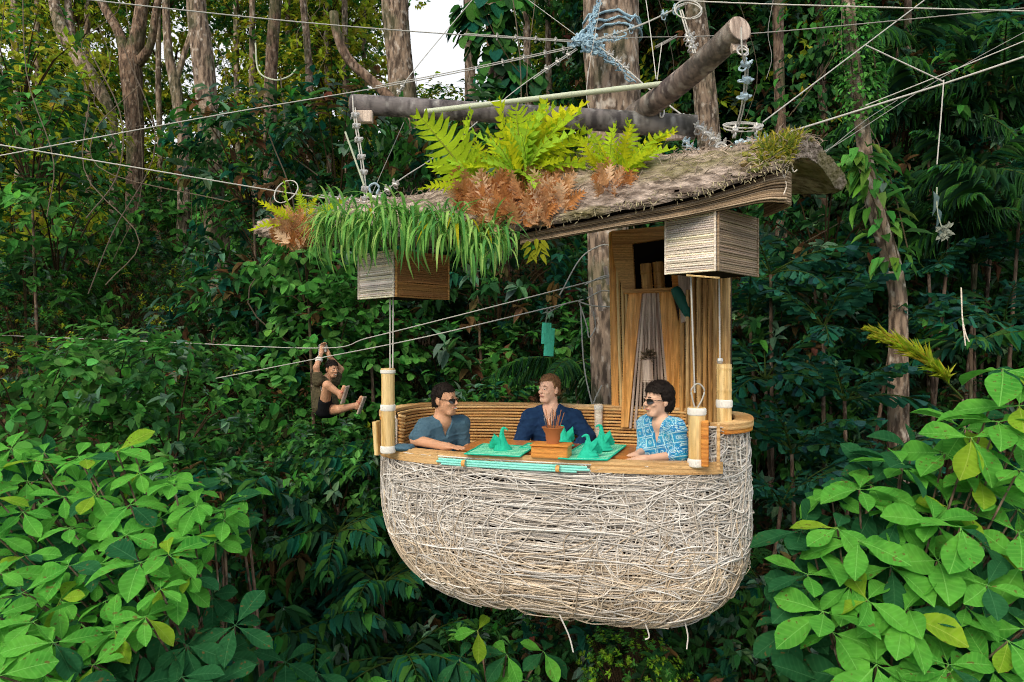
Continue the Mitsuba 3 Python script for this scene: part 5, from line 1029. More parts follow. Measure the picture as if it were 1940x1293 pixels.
put('pulley', lathe([(.012, -.012), (.026, -.012), (.02, 0), (.026, .012), (.012, .012)], frame(at(1040, 588, 6.65), (0, 0, 1), (0, 1, 0)), 12), 'cable_dark', t, smooth=40)
# ------------------------------------------------------------------ things on the table and in the tower
ZT = Z_FRONT + .010
def placemat(label, corners):
    """a thin cloth on the table, corners given in photo pixels"""
    P = np.array([at(x, y, (ZT + .004) * -FOC / (y - 646.5)) for x, y in corners]); n = 16; s = np.linspace(0, 1, n)
    g = ((1 - s)[:, None, None] * ((1 - s)[None, :, None] * P[0] + s[None, :, None] * P[1]) + s[:, None, None] * ((1 - s)[None, :, None] * P[3] + s[None, :, None] * P[2])).copy()
    g[..., 2] = ZT + .005 + .008 * meshkit.fbm(g * 12, 2); b = g - [0, 0, .004]
    t = thing('placemat', label, 'placemat'); put('cloth', (np.vstack([g.reshape(-1, 3), b.reshape(-1, 3)]), np.vstack([grid_faces(n, n), grid_faces(n, n)[:, ::-1] + n * n])), 'placemat_cloth', t, smooth=40)
    mb = MB()
    for e in (g[0], g[-1], g[:, 0], g[:, -1]): mb.add(tube(e + [0, 0, .002], .006, 5))
    put('hem', mb.arrays()[0], 'teal', t, smooth=60)
placemat('striped green placemat at the left end of the table', [(880, 862), (985, 867), (1012, 848), (915, 843)])
placemat('striped green placemat at the right end of the table', [(1058, 871), (1150, 874), (1186, 846), (1105, 843)])
placemat('striped green placemat half hidden behind the clay pot', [(985, 850), (1075, 850), (1070, 842), (1000, 842)])
def napkin(label, px, py, Y, h, turn, flip=1, peak=True):
    """a cloth folded into a bird: stepped fan of folds, a neck and a beak"""
    c = at(px, py, Y); M = place(c, turn); t = thing('folded_napkin', label, 'napkin'); mb = MB()
    def sheet(pts, th=.008):
        p = np.array(pts, float); q = p + [0, th, 0]; n = len(p); i = np.arange(n); j = (i + 1) % n
        f = [[0, k, k + 1] for k in range(1, n - 1)] + [[n, n + k + 1, n + k] for k in range(1, n - 1)] + [[a, a + n, b] for a, b in zip(i, j)] + [[b, a + n, b + n] for a, b in zip(i, j)]
        mb.add((np.vstack([p, q]), np.array(f)))
    def cone(r0, z0, z1, x, y, n, sq=1.0, tw=0.0, lean=0.0):
        a = np.arange(n) * 2 * np.pi / n + tw; z = np.linspace(0, 1, 5); v = np.concatenate([np.stack([x + r0 * (1 - q) ** .85 * np.cos(a) * (1 + .12 * np.cos(3 * a)) + lean * q, y + sq * r0 * (1 - q) ** .85 * np.sin(a), z0 + (z1 - z0) * q + 0 * a], 1) for q in z]); f = grid_faces(5, n, True); mb.add((v, f))
    for k, (r0, z0, z1, dx) in enumerate(((.088, 0, .10, 0), (.072, .022, .125, .006), (.056, .046, .15, .010), (.040, .072, h * .98, .012))): cone(r0, z0, z1, flip * dx, 0, 10, .8, .3 * k, -flip * .012)
    v, f = tube(smooth_path([[flip * .012, 0, h * .55], [flip * .004, 0, h * .86], [-flip * .004, -.004, h], [-flip * .026, -.01, h * .985], [-flip * .040, -.012, h * .92]], 14), np.linspace(.020, .004, 14), 6); mb.add((v, f))
    for k in range(5): sheet([[flip * .02, .036 - .018 * k, .03], [flip * (.095 - .004 * k), .040 - .02 * k, .028 + .022 * k], [flip * (.108 - .008 * k), .040 - .02 * k, .062 + .024 * k], [flip * .03, .036 - .018 * k, .085 + .008 * k]], .005)
    v, f = mb.arrays()[0]; put('cloth', (v @ M[:3, :3].T + M[:3, 3], f), 'teal', t, smooth=28)
napkin('teal napkin folded into a peaked bird on the left placemat', 952, 858, 5.30, .19, .2, -1)
napkin('teal bird-folded napkin in front on the right placemat', 1113, 868, 4.98, .165, -.3, 1)
napkin('teal bird-folded napkin behind on the right placemat, half covered by the front one', 1138, 852, 5.25, .185, -.2, 1)
napkin('teal bird-folded napkin behind the clay pot', 1066, 845, 5.45, .155, .1, 1)
bs = thing('wooden_box', 'orange wooden box that holds up the clay pot on the table', 'box'); bc = at(1045, 862, 5.02); bc[2] = ZT + .045
put('body', box((.27, .17, .085), place(bc, -.29), .006), 'orange_wood', bs); put('lid', box((.285, .185, .016), place(bc + [0, 0, .050], -.29), .005), 'orange_wood', bs)
pt = thing('clay_pot', 'flared clay pot standing on the wooden box', 'pot'); pc = np.array([bc[0] + .01, bc[1], bc[2] + .058])
put('body', lathe([(.001, 0), (.045, 0), (.052, .03), (.056, .07), (.078, .11), (.084, .118), (.080, .122), (.070, .115), (.05, .07), (.001, .03)], place(pc), 22), 'clay', pt, smooth=50)
cu = thing('reed_stick', 'thin brown reeds standing in the clay pot', 'sticks'); r = np.random.default_rng(3)
for k in range(16):
    a = k * 2.4; q = .052 * math.sqrt((k + .5) / 16); put('stick', tube(np.array([pc + [q * math.cos(a) * .6, q * math.sin(a) * .6, .05], pc + [1.75 * q * math.cos(a), 1.75 * q * math.sin(a), r.uniform(.17, .27)]]), .0026, 5), 'clay' if k % 3 else 'log_dark', cu, smooth=60)
for i, (x, yt, yb) in enumerate(((1223, 500, 550), (1246, 497, 548))):
    a, b = at(x + 4, yb, 6.04), at(x, yt, 6.04); t = thing('bamboo_cup', ('bamboo cup on the tower shelf, left of the pair', 'bamboo cup on the tower shelf, right of the pair')[i], 'cup')
    put('body', bamboo(a, b, .049, (.15, .62)), 'pole_bamboo', t, smooth=40)
t = thing('folded_umbrella', 'folded dark green umbrella hanging on the tower beside the bamboo cups', 'umbrella'); a, b = at(1308, 604, 5.86), at(1278, 545, 5.9)
put('canopy', tube(smooth_path([a, a + (b - a) * .3, a + (b - a) * .8, b], 10), [.012, .03, .038, .042, .046, .048, .048, .046, .042, .03], 9), 'umbrella_cloth', t, smooth=50)
put('strap', tube(np.array([a + (b - a) * .12 + [.02, 0, 0], a + (b - a) * .12 + [.03, -.01, -.16]]), .012, 6), 'orange_wood', t, smooth=50)
t = thing('potted_plant', 'small dark air plant in the grey cup on the tower', 'plant'); c = at(1227, 676, 5.93); mb = MB(); r = np.random.default_rng(8)
for k in range(60):
    d = unit(r.normal(size=3) + [0, -.3, .9]); mb.add(leaves('tiny', c + d * r.uniform(0, .05), d, r.normal(size=3), .05, .022), np.array([.16, .13, .09]) * r.uniform(.4, 1.6))
put('foliage', mb, 'foliage', t)
lt = thing('cloth_bundle', 'folded slate blue cloth on the bench behind the man in the T-shirt', 'cloth'); c = at(765, 848, 5.45)
put('cloth', box((.16, .12, .05), place(c, -.3), .02), 'tee', lt, smooth=50)
# ------------------------------------------------------------------ people: one continuous skin from a distance field
from scipy.sparse import coo_matrix
def surface_nets(Fv, o, h):
    """mesh of the zero level of the grid Fv (negative inside)"""
    S_ = Fv < 0; nx, ny, nz = Fv.shape; acc = np.zeros((nx - 1, ny - 1, nz - 1, 3)); cnt = np.zeros((nx - 1, ny - 1, nz - 1)); quads = []
    idx = None
    for ax in range(3):
        a = [slice(None)] * 3; b = [slice(None)] * 3; a[ax] = slice(0, -1); b[ax] = slice(1, None)
        fa, fb = Fv[tuple(a)], Fv[tuple(b)]; cr = (fa < 0) != (fb < 0); ii = np.argwhere(cr); t = (fa[cr] / (fa[cr] - fb[cr]))
        p = ii.astype(float); p[:, ax] += t; o1, o2 = [k for k in range(3) if k != ax]
        for d1 in (0, -1):
            for d2 in (0, -1):
                c = ii.copy(); c[:, o1] += d1; c[:, o2] += d2
                ok = (c >= 0).all(1) & (c[:, 0] < nx - 1) & (c[:, 1] < ny - 1) & (c[:, 2] < nz - 1)
                np.add.at(acc, tuple(c[ok].T), p[ok]); np.add.at(cnt, tuple(c[ok].T), 1)
        quads.append((ax, o1, o2, ii, fa[cr] < 0))
    act = np.argwhere(cnt > 0); idx = -np.ones(cnt.shape, int); idx[tuple(act.T)] = np.arange(len(act))
    V = acc[tuple(act.T)] / cnt[tuple(act.T)][:, None] * h + o; Fs = []
    for ax, o1, o2, ii, ins in quads:
        ok = (ii[:, o1] > 0) & (ii[:, o2] > 0) & (ii[:, o1] < np.array(cnt.shape)[o1]) & (ii[:, o2] < np.array(cnt.shape)[o2]); ii, ins = ii[ok], ins[ok]; q = []
        for d1, d2 in ((0, 0), (-1, 0), (-1, -1), (0, -1)):
            c = ii.copy(); c[:, o1] += d1; c[:, o2] += d2; q.append(idx[tuple(c.T)])
        q = np.stack(q, 1); fl = ins if ax != 1 else ~ins
        q = np.where(fl[:, None], q, q[:, ::-1]); Fs.append(q)
    q = np.vstack(Fs); return V, np.vstack([q[:, [0, 1, 2]], q[:, [0, 2, 3]]])
class Field:
    """a distance field on a grid; every primitive is evaluated in its own neighbourhood only"""
    def __init__(self, lo, hi, h):
        self.o = np.asarray(lo, float); self.h = h; self.n = np.ceil((np.asarray(hi) - self.o) / h).astype(int) + 1; self.D = np.full(self.n, .5, np.float32)
        self.ax = [np.arange(k, dtype=np.float32) * h + np.float32(self.o[i]) for i, k in enumerate(self.n)]
    def win(self, lo, hi):
        a = np.clip(np.floor((np.asarray(lo) - self.o) / self.h).astype(int), 0, self.n); b = np.clip(np.ceil((np.asarray(hi) - self.o) / self.h).astype(int) + 1, 0, self.n)
        return tuple(slice(p, max(p, q)) for p, q in zip(a, b))
    def pts(self, w): return np.stack(np.meshgrid(*[x[k] for x, k in zip(self.ax, w)], indexing='ij'), -1)
    def join(self, wd, k=.015):
        w, d = wd; D = self.D[w]; hh = np.clip(.5 + .5 * (D - d) / max(k, 1e-5), 0, 1); self.D[w] = D * (1 - hh) + d * hh - k * hh * (1 - hh)
    def carve(self, wd):
        w, d = wd; self.D[w] = np.maximum(self.D[w], -d)
    def cone(self, a, b, ra, rb, m=.07):
        a, b = np.float32(a), np.float32(b); R = max(ra, rb) + m; w = self.win(np.minimum(a, b) - R, np.maximum(a, b) + R); P = self.pts(w)
        ba = b - a; L2 = max(float(ba @ ba), 1e-9); t = np.clip(((P - a) @ ba) / L2, 0, 1); return w, np.linalg.norm(P - a - t[..., None] * ba, axis=-1) - (ra + (rb - ra) * t)
    def ell(self, c, R, ax, m=.07):
        """ellipsoid with radii R along the rows of ax"""
        R = np.float32(R); e = np.sqrt((np.asarray(ax) ** 2 * (R ** 2)[:, None]).sum(0)) + m; w = self.win(c - e, c + e); q = (self.pts(w) - np.float32(c)) @ np.float32(ax).T
        k0 = np.linalg.norm(q / R, axis=-1); k1 = np.linalg.norm(q / (R * R), axis=-1); return w, k0 * (k0 - 1) / np.maximum(k1, 1e-6)
    def near(self, r_=.04):
        """indices and points of the cells near the surface"""
        i = np.nonzero(np.abs(self.D) < r_); return i, np.stack([x[k] for x, k in zip(self.ax, i)], 1)
    def mesh(self, sm=2):
        v, f = surface_nets(self.D, self.o, self.h)
        e = np.vstack([f[:, [0, 1]], f[:, [1, 2]], f[:, [2, 0]]]); e = np.vstack([e, e[:, ::-1]]); A = coo_matrix((np.ones(len(e)), (e[:, 0], e[:, 1])), (len(v), len(v))).tocsr(); A.data[:] = 1; dg = np.maximum(np.asarray(A.sum(1)), 1)
        for _ in range(sm):
            for lam in (.55, -.50): v = v + lam * (A @ v / dg - v)
        return v, f
def axes(fwd, up=(0, 0, 1)):
    f = unit(fwd); r_ = unit(np.cross(f, up)); return np.stack([r_, f, np.cross(r_, f)])           # right, forward, up
def hand(fd, wrist, d, palm_n, s=1.0, curl=.5, side=1):
    """palm, four fingers and a thumb; d: towards the finger tips, palm_n: the way the palm faces, side: +1 thumb on the +x side of d x palm_n"""
    d = unit(d); n = unit(np.asarray(palm_n) - d * np.dot(palm_n, d)); x = np.cross(d, n) * side; w = np.asarray(wrist, float)
    fd.join(fd.cone(w, w + d * .045 * s, .026 * s, .030 * s), .02)
    fd.join(fd.ell(w + d * .062 * s, (.040 * s, .048 * s, .017 * s), np.stack([x, d, n])), .012)
    for k, (off, ln) in enumerate(((.027, .072), (.009, .080), (-.009, .074), (-.026, .058))):
        p = w + d * .095 * s + x * off * s; dd = d; rr = (.0092, .0092, .0088, .0078)[k] * s
        for j in range(3):
            an = curl * (.35 + .45 * j) ; dd = unit(d * math.cos(an) + n * math.sin(an) + x * off * 2.2); q = p + dd * ln * s * (.46, .31, .23)[j]
            fd.join(fd.cone(p, q, rr, rr * .92), .004); p, rr = q, rr * .92
    p = w + d * .03 * s + x * .03 * s
    for ln, an in ((.045, .7), (.032, .35)):
        dd = unit(d * math.cos(an) + x * math.sin(an) + n * .35); q = p + dd * ln * s; fd.join(fd.cone(p, q, .0115 * s, .0095 * s), .006); p = q
def head(fd, c, ax, s=1.0, jaw=1.0):
    r_, f, u = ax; P = lambda x, y, z: np.asarray(c) + s * (x * r_ + y * f + z * u)
    fd.join(fd.ell(P(0, -.012, .035), np.array([.076, .096, .088]) * s, ax), .02)
    fd.join(fd.ell(P(0, .022, -.035), np.array([.061 * jaw, .072, .082]) * s, ax), .03)
    fd.join(fd.cone(P(-.020, .060, -.100), P(.020, .060, -.100), .023 * s * jaw, .023 * s * jaw), .022)           # chin
    for sg in (-1, 1):
        fd.join(fd.ell(P(.030 * sg, .082, .012), np.array([.020, .010, .007]) * s, ax), .010)                  # brow
        fd.carve(fd.ell(P(.031 * sg, .098, -.004), np.array([.017, .014, .010]) * s, ax))                       # eye socket
        fd.join(fd.ell(P(.030 * sg, .082, -.004), np.array([.0135, .0125, .011]) * s, ax), .004)               # eyeball and lid
        fd.join(fd.ell(P(.038 * sg, .068, -.030), np.array([.020, .018, .016]) * s, ax), .015)                 # cheek
        fd.join(fd.ell(P(.078 * sg, -.012, -.008), np.array([.010, .020, .033]) * s, ax), .008)                # ear
        fd.join(fd.ell(P(.074 * sg, -.006, -.034), np.array([.008, .010, .011]) * s, ax), .006)
    fd.join(fd.cone(P(0, .090, .004), P(0, .113, -.028), .008 * s, .0125 * s), .010)                           # nose
    for sg in (-1, 1): fd.join(fd.ell(P(.012 * sg, .102, -.034), np.array([.008, .010, .007]) * s, ax), .006)
    fd.join(fd.ell(P(0, .089, -.060), np.array([.024, .011, .006]) * s, ax), .005); fd.join(fd.ell(P(0, .087, -.071), np.array([.021, .011, .007]) * s, ax), .005)
    return P
def face_bits(t, P, ax, s, brow='hair_black', glasses=False, smile=0.0, eyes=True):
    r_, f, u = ax
    mb = MB(); lip = [P(x, .101 - 5.0 * x * x, -.064 + smile * x * x * 14) for x in np.linspace(-.026, .026, 9)]
    put('lips', tube(np.array(lip), np.r_[.002, np.full(7, .0048), .002] * s, 6), 'lips', t, smooth=60)
    if smile: put('teeth', tube(np.array([P(x, .1045 - 5.0 * x * x, -.0665 + smile * x * x * 14) for x in np.linspace(-.019, .019, 7)]), np.r_[.001, np.full(5, .0042), .001] * s, 6), 'white_soft', t, smooth=60)
    for sg in (-1, 1):
        put('eyebrow', tube(np.array([P(sg * x, .096 - 5 * (x - .01) ** 2, .021 + .004 * math.sin((x - .012) * 80)) for x in np.linspace(.013, .047, 6)]), [.002, .0038, .004, .0036, .003, .0012], 5), brow, t, smooth=60)
        if eyes and not glasses:
            put('eye', lathe([(.001, -.004), (.006, -.002), (.0075, 0), (.006, .002), (.001, .003)], frame(P(sg * .030, .0935, -.004), u, f), 10), 'white_soft', t, smooth=60)
            put('pupil', lathe([(.001, -.002), (.0056, 0), (.001, .002)], frame(P(sg * .030 - .001, .0965, -.004), u, f), 10), 'lens', t, smooth=60)
    if glasses:
        g = put('sunglasses', tube(np.array([P(x, .109 - 1.2 * x * x, .004) for x in np.linspace(-.012, .012, 5)]), .0028, 6), 'lens', t, smooth=60, label='dark sunglasses')
        for sg in (-1, 1):
            q = np.linspace(0, 2 * np.pi, 17)[:-1]; ring = np.array([P(sg * (.034 + .027 * math.cos(a)), .106 - 14 * (.034 + .027 * math.cos(a) - .02) ** 2 * (1 if .034 + .027 * math.cos(a) > .02 else 0), -.006 + .021 * math.sin(a)) for a in q]); c = ring.mean(0) + f * .003
            put('lens', (np.vstack([ring, ring - f * .004, [c], [c - f * .004]]), np.array([[i, (i + 1) % 16, 32] for i in range(16)] + [[16 + (i + 1) % 16, 16 + i, 33] for i in range(16)] + [[i, 16 + i, (i + 1) % 16] for i in range(16)] + [[(i + 1) % 16, 16 + i, 16 + (i + 1) % 16] for i in range(16)])), 'lens', g, smooth=50)
            put('temple', tube(np.array([P(sg * .060, .085, .0), P(sg * .076, .045, .004), P(sg * .084, -.01, .006), P(sg * .082, -.03, -.01)]), .0026, 5), 'lens', g, smooth=60)
def hair_mesh(c, ax, s, grow, line, seed, h=.004, back=-.075, tuft=.012, fringe=.0, side=-.02):
    """hair: a shell round the skull above the hairline"""
    fd = Field(np.asarray(c) - .17 * s, np.asarray(c) + .18 * s, h * s); r_, f, u = ax
    P = lambda x, y, z: np.asarray(c) + s * (x * r_ + y * f + z * u)
    w_ = fd.win(fd.o, fd.o + 9); GP = fd.pts(w_); n = (meshkit.fbm(GP * 38 + seed, 2) - .5) * tuft
    d = fd.ell(P(0, -.014, .038), (np.array([.0785, .098, .090]) + grow) * s, ax, 1)[1] + n
    back_ = fd.ell(P(0, -.05, -.01), (np.array([.070, .062, .085]) + grow) * s, ax, 1)[1] + n; d = np.minimum(d, back_)
    q = (GP - np.float32(c)) @ np.float32(ax).T / s; x, y, z = q[..., 0], q[..., 1], q[..., 2]
    low = np.where(y > .035, line - fringe * np.clip((.03 - np.abs(x)) / .03, 0, 1), np.where(y > -.022, side, back)) + n * 1.4       # lower edge of the hair
    low = np.where((y > .01) & (y <= .035), line + (side - line) * (.035 - y) / .025, low)
    d = np.maximum(d, (low - z) * s); fd.D = d.astype(np.float32); return fd.mesh(1)
def body(fd, J, neck_r=.054, bust=0.0, arm=(.047, .040, .029), waist=.9):
    """torso, arms, legs joined smoothly; J: joint positions"""
    pel, ch, nk = J['pelvis'], J['chest'], J['neck']; ax = J['tax']; r_, f, u = ax
    fd.join(fd.ell(ch, (.170, .108, .175), ax), .03); fd.join(fd.ell(ch * .45 + pel * .55, (.150 * waist, .100, .17), ax), .06); fd.join(fd.ell(pel, (.165, .115, .12), ax), .06)
    fd.join(fd.cone(nk - u * .05, J['head'] - J['hax'][2] * .055 - J['hax'][1] * .034, neck_r * 1.06, neck_r * .94), .018)
    for s_ in 'LR':
        sh, el, wr = J['sh' + s_], J['el' + s_], J['wr' + s_]
        fd.join(fd.cone(nk - u * .02, sh, .058, .056), .04); fd.join(fd.cone(sh, el, arm[0] * 1.08, arm[1]), .035); fd.join(fd.cone(el, wr, arm[1], arm[2]), .02)
        hp, kn, an = J['hp' + s_], J['kn' + s_], J['an' + s_]
        fd.join(fd.cone(hp, kn, .085, .058), .05); fd.join(fd.cone(kn, an, .056, .038), .02)
        fd.join(fd.cone(an + [0, 0, -.03], an + J['ft' + s_] * .17 + [0, 0, -.055], .036, .026), .02)
def shirt_mesh(J, h=.007, grow=.016, sleeve=.6, low=-.02, vneck=.10, vwid=.05, neck=.072, loose=.0, seed=1, lo=None, hi=None, arm=(.047, .040, .029), open_=0.0, waist=.9, collar=False):
    fd = Field(lo, hi, h); r_, f, u = J['tax']; pel, ch, nk = J['pelvis'], J['chest'], J['neck']
    fd.join(fd.ell(ch, np.array([.172, .110, .178]) + grow, J['tax']), .03); fd.join(fd.ell(ch * .45 + pel * .55, np.array([.158 * waist, .104, .17]) + grow + loose, J['tax']), .06); fd.join(fd.ell(pel + u * .02, np.array([.165, .118, .12]) + grow + loose, J['tax']), .06)
    for s_ in 'LR':
        sh, el, wr = J['sh' + s_], J['el' + s_], J['wr' + s_]; fd.join(fd.cone(nk - u * .03, sh, .055 + grow * .8, .058 + grow), .04)
        if sleeve <= 1: fd.join(fd.cone(sh, sh + (el - sh) * sleeve, arm[0] * 1.1 + grow, arm[1] + (arm[0] - arm[1]) * (1 - sleeve) + grow * 1.5), .035)
        else: fd.join(fd.cone(sh, el, arm[0] * 1.08 + grow, arm[1] + grow), .035); fd.join(fd.cone(el, el + (wr - el) * (sleeve - 1), arm[1] + grow, arm[2] + grow * 1.1), .02)
    ii, Q = fd.near(); wr_ = (meshkit.fbm(Q * [11, 11, 8] + seed, 3) - .5); fold = np.abs(meshkit.fbm(Q * [7, 7, 15] + seed * 3, 2) - .5)
    fd.D[ii] += (wr_ * .020 - np.clip(.06 - fold, 0, 1) * .12).astype(np.float32)
    fd.carve(fd.cone(nk - u * .03 - f * .005, nk + u * .25 + f * .04, neck, neck))                              # neck hole
    if vneck > 0:                                                   # V opening down the front
        w_ = fd.win(nk - .3, nk + .3); q = (fd.pts(w_) - np.float32(nk)) @ np.float32(J['tax']).T; x, y, z = q[..., 0], q[..., 1], q[..., 2]
        v = np.abs(x) - (z + vneck) / vneck * vwid; v = np.maximum(v, -(y - .01)); v = np.maximum(v, z - .15); fd.carve((w_, v.astype(np.float32)))
    w_ = fd.win(pel - .32, pel + .32); q2 = (fd.pts(w_) - np.float32(pel)) @ np.float32(J['tax']).T
    fd.D[w_] = np.where((np.abs(q2[..., 0]) < .26) & (q2[..., 2] < low + .02), np.maximum(fd.D[w_], low - q2[..., 2]), fd.D[w_])
    return fd.mesh(2)
def person(label, J, skin, shirt, hair, h=.0055, s=1.0, jaw=1.0, glasses=False, smile=0.0, trousers='black_cloth', hands=(), shirt_kw={}, hair_kw={}, body_kw={}, brow='hair_black', short_legs=False):
    t = thing('person', label, 'person'); pts = np.array([J[k] for k in J if k not in ('tax', 'hax', 'ftL', 'ftR')]); lo, hi = pts.min(0) - .22, pts.max(0) + .22
    fd = Field(lo, hi, h); body(fd, J, **body_kw); P = head(fd, J['head'], J['hax'], s, jaw)
    for w, d, n, c, sd in hands: hand(fd, w, d, n, s, c, sd)
    put('body', fd.mesh(1), skin, t, smooth=True)
    put('shirt', shirt_mesh(J, lo=lo, hi=hi, **shirt_kw), shirt, t, smooth=True)
    hv, hf = hair_mesh(J['head'], J['hax'], s, **hair_kw); hr = put('hair', (hv, hf), hair, t, smooth=True)
    rh = np.random.default_rng(len(hv)); mb = MB(); c0_ = J['head'] + J['hax'][2] * .03; crown_ = J['head'] + J['hax'][2] * .12 - J['hax'][1] * .04
    for i in rh.integers(0, len(hv), 420):                      # loose strands that break the outline
        p = hv[i]; n_ = unit(p - c0_); fl = unit(p - crown_) + .35 * rh.normal(size=3); fl = unit(fl - n_ * np.dot(fl, n_)); ln = rh.uniform(.012, .026) * s
        mb.add(tube(np.array([p - n_ * .002, p + fl * ln * .5 + n_ * .0025, p + fl * ln + n_ * rh.uniform(-.001, .003)]), [.0022, .0018, .0005], 3, False))
    put('strand', mb.arrays()[0], hair, hr, smooth=True, kind='stuff')
    face_bits(t, P, J['hax'], s, brow, glasses, smile)
    tr = Field(lo, hi, .011); r_, f, u = J['tax']; tr.join(tr.ell(J['pelvis'] - u * .01, (.178, .13, .12), J['tax']), .05)
    for s_ in 'LR':
        tr.join(tr.cone(J['hp' + s_], J['kn' + s_], .098, .072), .05)
        if not short_legs: tr.join(tr.cone(J['kn' + s_], J['an' + s_], .070, .060), .03)
    if short_legs:
        for s_ in 'LR': tr.carve(tr.cone(J['kn' + s_], J['kn' + s_] * .55 + J['hp' + s_] * .45, .12, .085))
    put('trousers' if not short_legs else 'shorts', tr.mesh(1), trousers, t, smooth=True)
    return t
def seated(head_c, hfwd, tfwd, hup=(0, 0, 1), lean=(0, 0), arms=None, drop=.0, wid=.185, knee=None):
    """joints of a seated figure, from the head down"""
    hc = np.asarray(head_c, float); tf = unit(np.array([tfwd[0], tfwd[1], 0])); r_ = np.cross(tf, [0, 0, 1]); l = np.array([lean[0], lean[1], 0])
    J = {'head': hc, 'hax': axes(hfwd, hup), 'neck': hc + np.array([0, 0, -.165]) - unit(hfwd) * [.02, .02, 0] + l * .2, 'chest': hc + np.array([0, 0, -.345 - drop]) + l - tf * .03, 'pelvis': hc + np.array([0, 0, -.70]) + l * 1.6 - tf * .04}
    u = unit(J['neck'] - J['pelvis']); J['tax'] = axes(tf - u * np.dot(tf, u), u)
    for sg, s_ in ((1, 'R'), (-1, 'L')):
        J['sh' + s_] = J['neck'] + r_ * sg * wid - u * .065; kk = unit(np.array([*(knee or tf[:2]), 0])); J['hp' + s_] = J['pelvis'] + np.cross(kk, [0, 0, 1]) * sg * .09; kd = unit(np.array([*(knee or tf[:2]), 0])); J['kn' + s_] = J['hp' + s_] + kd * .40; J['an' + s_] = J['kn' + s_] + np.array([0, 0, -.38]) - kd * .03; J['ft' + s_] = kd
    for k, v in arms.items(): J[k] = np.asarray(v, float)
    return J
# the man in the T-shirt, at the left
hc = at(843, 757, 5.62); J = seated(hc, (.86, -.51, .0), (.66, -.75), lean=(-.05, .06), knee=(1, .12), arms={'elR': at(788, 834, 5.52), 'wrR': at(840, 846, 5.36), 'elL': at(874, 846, 5.80), 'wrL': at(905, 856, 5.66)}, wid=.20)
J['shR'] = at(806, 812, 5.58); J['shL'] = at(872, 804, 5.76)
person('man in a slate blue T-shirt and sunglasses, smiling, with his forearm on the rail', J, 'skin_tan', 'tee', 'hair_black', s=1.05, jaw=1.03, glasses=True, smile=1.0, body_kw=dict(neck_r=.056, arm=(.054, .046, .032), waist=1.08),
       hands=[(J['wrR'], unit(at(868, 848, 5.30) - J['wrR']), (0, .1, -1), .25, 1), (J['wrL'], (1, -.1, -.05), (0, .1, -1), .4, -1)], shirt_kw=dict(sleeve=.72, vneck=.13, vwid=.055, seed=1, arm=(.054, .046, .032), waist=1.1, grow=.018),
       hair_kw=dict(grow=.004, line=.062, seed=1, back=-.06, tuft=.008, side=-.012))
# the man in the navy shirt, behind the table
hc = at(1040, 737, 6.0); J = seated(hc, (-.68, -.73, .06), (-.22, -.97), lean=(.02, .02), arms={'elR': at(984, 842, 5.98), 'wrR': at(1004, 858, 5.78), 'elL': at(1114, 828, 6.0), 'wrL': at(1098, 846, 5.72)}, wid=.20)
J['shR'] = at(1005, 793, 6.03); J['shL'] = at(1086, 794, 6.05)
person('man in a navy long-sleeved shirt with short ginger hair, behind the table', J, 'skin_fair', 'navy', 'hair_ginger', jaw=1.0, brow='hair_ginger', body_kw=dict(neck_r=.057, arm=(.050, .042, .030)),
       hands=[(J['wrL'], (-.45, -.85, -.1), (0, 0, -1), .5, -1), (J['wrR'], (.4, -.9, -.1), (0, 0, -1), .5, 1)], shirt_kw=dict(sleeve=1.93, vneck=.20, vwid=.062, seed=2, loose=.01, neck=.074, grow=.024, arm=(.050, .042, .030)),
       hair_kw=dict(grow=.007, line=.066, seed=2, back=-.055, tuft=.010, side=-.004))
# the guest in the batik shirt, at the right
hc = at(1247, 758, 5.20); J = seated(hc, (-.92, -.38, .0), (-.78, -.62), lean=(.05, .05), knee=(-1, .25), arms={'elL': at(1288, 862, 5.06), 'wrL': at(1222, 870, 4.99), 'elR': at(1222, 852, 5.32), 'wrR': at(1204, 864, 5.12)}, wid=.17)
J['shL'] = at(1280, 812, 5.12); J['shR'] = at(1226, 806, 5.36)
person('person with short black hair and sunglasses in a turquoise and white batik shirt', J, 'skin_light', 'batik', 'hair_black', s=1.05, jaw=.92, glasses=True, body_kw=dict(neck_r=.046, arm=(.043, .036, .026), waist=.85),
       hands=[(J['wrL'], (-.95, .1, -.1), (0, .2, -1), .5, 1), (J['wrR'], (-.8, -.4, -.2), (0, 0, -1), .5, -1)], shirt_kw=dict(sleeve=1.25, vneck=.17, vwid=.05, seed=3, loose=.02, neck=.064, grow=.022, arm=(.043, .036, .026)),
       hair_kw=dict(grow=.017, line=.060, seed=3, back=-.085, tuft=.013, side=-.006))
# the waiter on the zip line
hc = at(629, 699, WY); tf = unit(np.array([.85, -.5, 0]))
J = {'head': hc, 'hax': axes((.72, -.68, -.12)), 'neck': at(618, 718, WY + .03), 'chest': at(614, 738, WY + .04), 'pelvis': at(617, 774, WY + .02)}
u = unit(J['neck'] - J['pelvis']); J['tax'] = axes(tf - u * np.dot(tf, u), u)
J |= {'shR': at(603, 722, WY - .12), 'elR': at(599, 697, WY - .16), 'wrR': at(609, 668, WY - .03), 'shL': at(634, 722, WY + .14), 'elL': at(646, 700, WY + .18), 'wrL': at(624, 676, WY + .03),
      'hpR': at(614, 778, WY - .08), 'hpL': at(624, 778, WY + .08), 'knR': at(620, 730, WY - .30), 'knL': at(643, 776, WY - .25), 'anR': at(645, 748, WY - .30), 'anL': at(676, 768, WY - .20), 'ftR': unit(np.array([.35, -.2, 1.0])), 'ftL': unit(np.array([.4, -.1, 1.0]))}
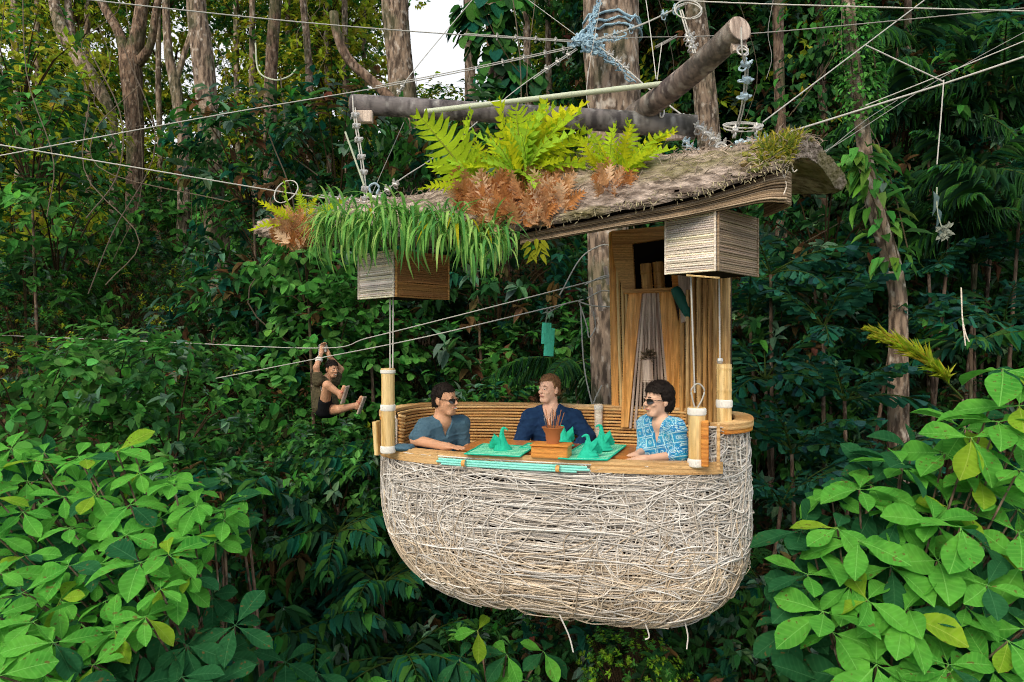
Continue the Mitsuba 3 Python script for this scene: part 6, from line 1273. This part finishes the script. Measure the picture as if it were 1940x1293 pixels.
zr = person('waiter in olive shirt and black shorts riding the zip line with one arm raised', J, 'skin_tan', 'olive_cloth', 'hair_black', s=.95, smile=.8, trousers='black_cloth', short_legs=True,
       hands=[(J['wrR'], (.12, .1, 1), (.6, -.6, 0), 1.3, 1), (J['wrL'], (-.25, -.1, 1), (-.6, -.6, 0), 1.3, -1)], shirt_kw=dict(sleeve=.42, vneck=.06, vwid=.04, seed=5, loose=.02, low=-.05), hair_kw=dict(grow=.006, line=.055, seed=5, tuft=.012))
tl = thing('zip_trolley', 'zip-line pulley and straps that carry the waiter', 'pulley'); zc = at(612, 660, WY)
put('block', box((.10, .035, .07), place(zc + [.0, 0, -.02], .0), .008), 'steel', tl)
for dx in (-.03, .03): put('wheel', lathe([(.01, -.01), (.03, -.01), (.024, 0), (.03, .01), (.01, .01)], frame(zc + [dx, 0, .03], (0, 0, 1), (0, 1, 0)), 12), 'cable_dark', tl, smooth=40)
for pts, dy in (([(604, 662), (603, 690), (606, 720), (612, 760)], -.12), ([(618, 662), (622, 690), (618, 720), (618, 765)], .17)): put('strap', tube(smooth_path([at(x, y, WY + dy) for x, y in pts], 10), .011, 5, flat=.4), 'white_soft', tl, smooth=60)
wb = thing('wrist_band', 'white band on the raised arm of the waiter', 'band'); c = J['elR'] * .5 + J['wrR'] * .5; put('band', lathe([(.040, -.03), (.048, -.02), (.048, .02), (.040, .03)], frame(c, (1, 0, 0), J['wrR'] - J['elR']), 14), 'white_soft', wb, smooth=40)
for s_, nm in (('R', 'upper'), ('L', 'lower')):
    sd = thing('sandal', f'dark red sandal on the {nm} foot of the waiter', 'sandal'); a = J['an' + s_]; d = J['ft' + s_]; n = unit(np.array([1, -.3, -.35]))
    put('sole', box((.09, .26, .022), frame(a + d * .06 + n * .052 + [0, 0, -.04], d, n), .008), 'slat_grey', sd); put('strap', tube(np.array([a + d * .09 + np.cross(d, n) * .05 + n * .035 + [0, 0, -.04], a + d * .09 - n * .035 + [0, 0, -.04], a + d * .09 - np.cross(d, n) * .05 + n * .035 + [0, 0, -.04]]), .014, 6), 'lips', sd, smooth=50)
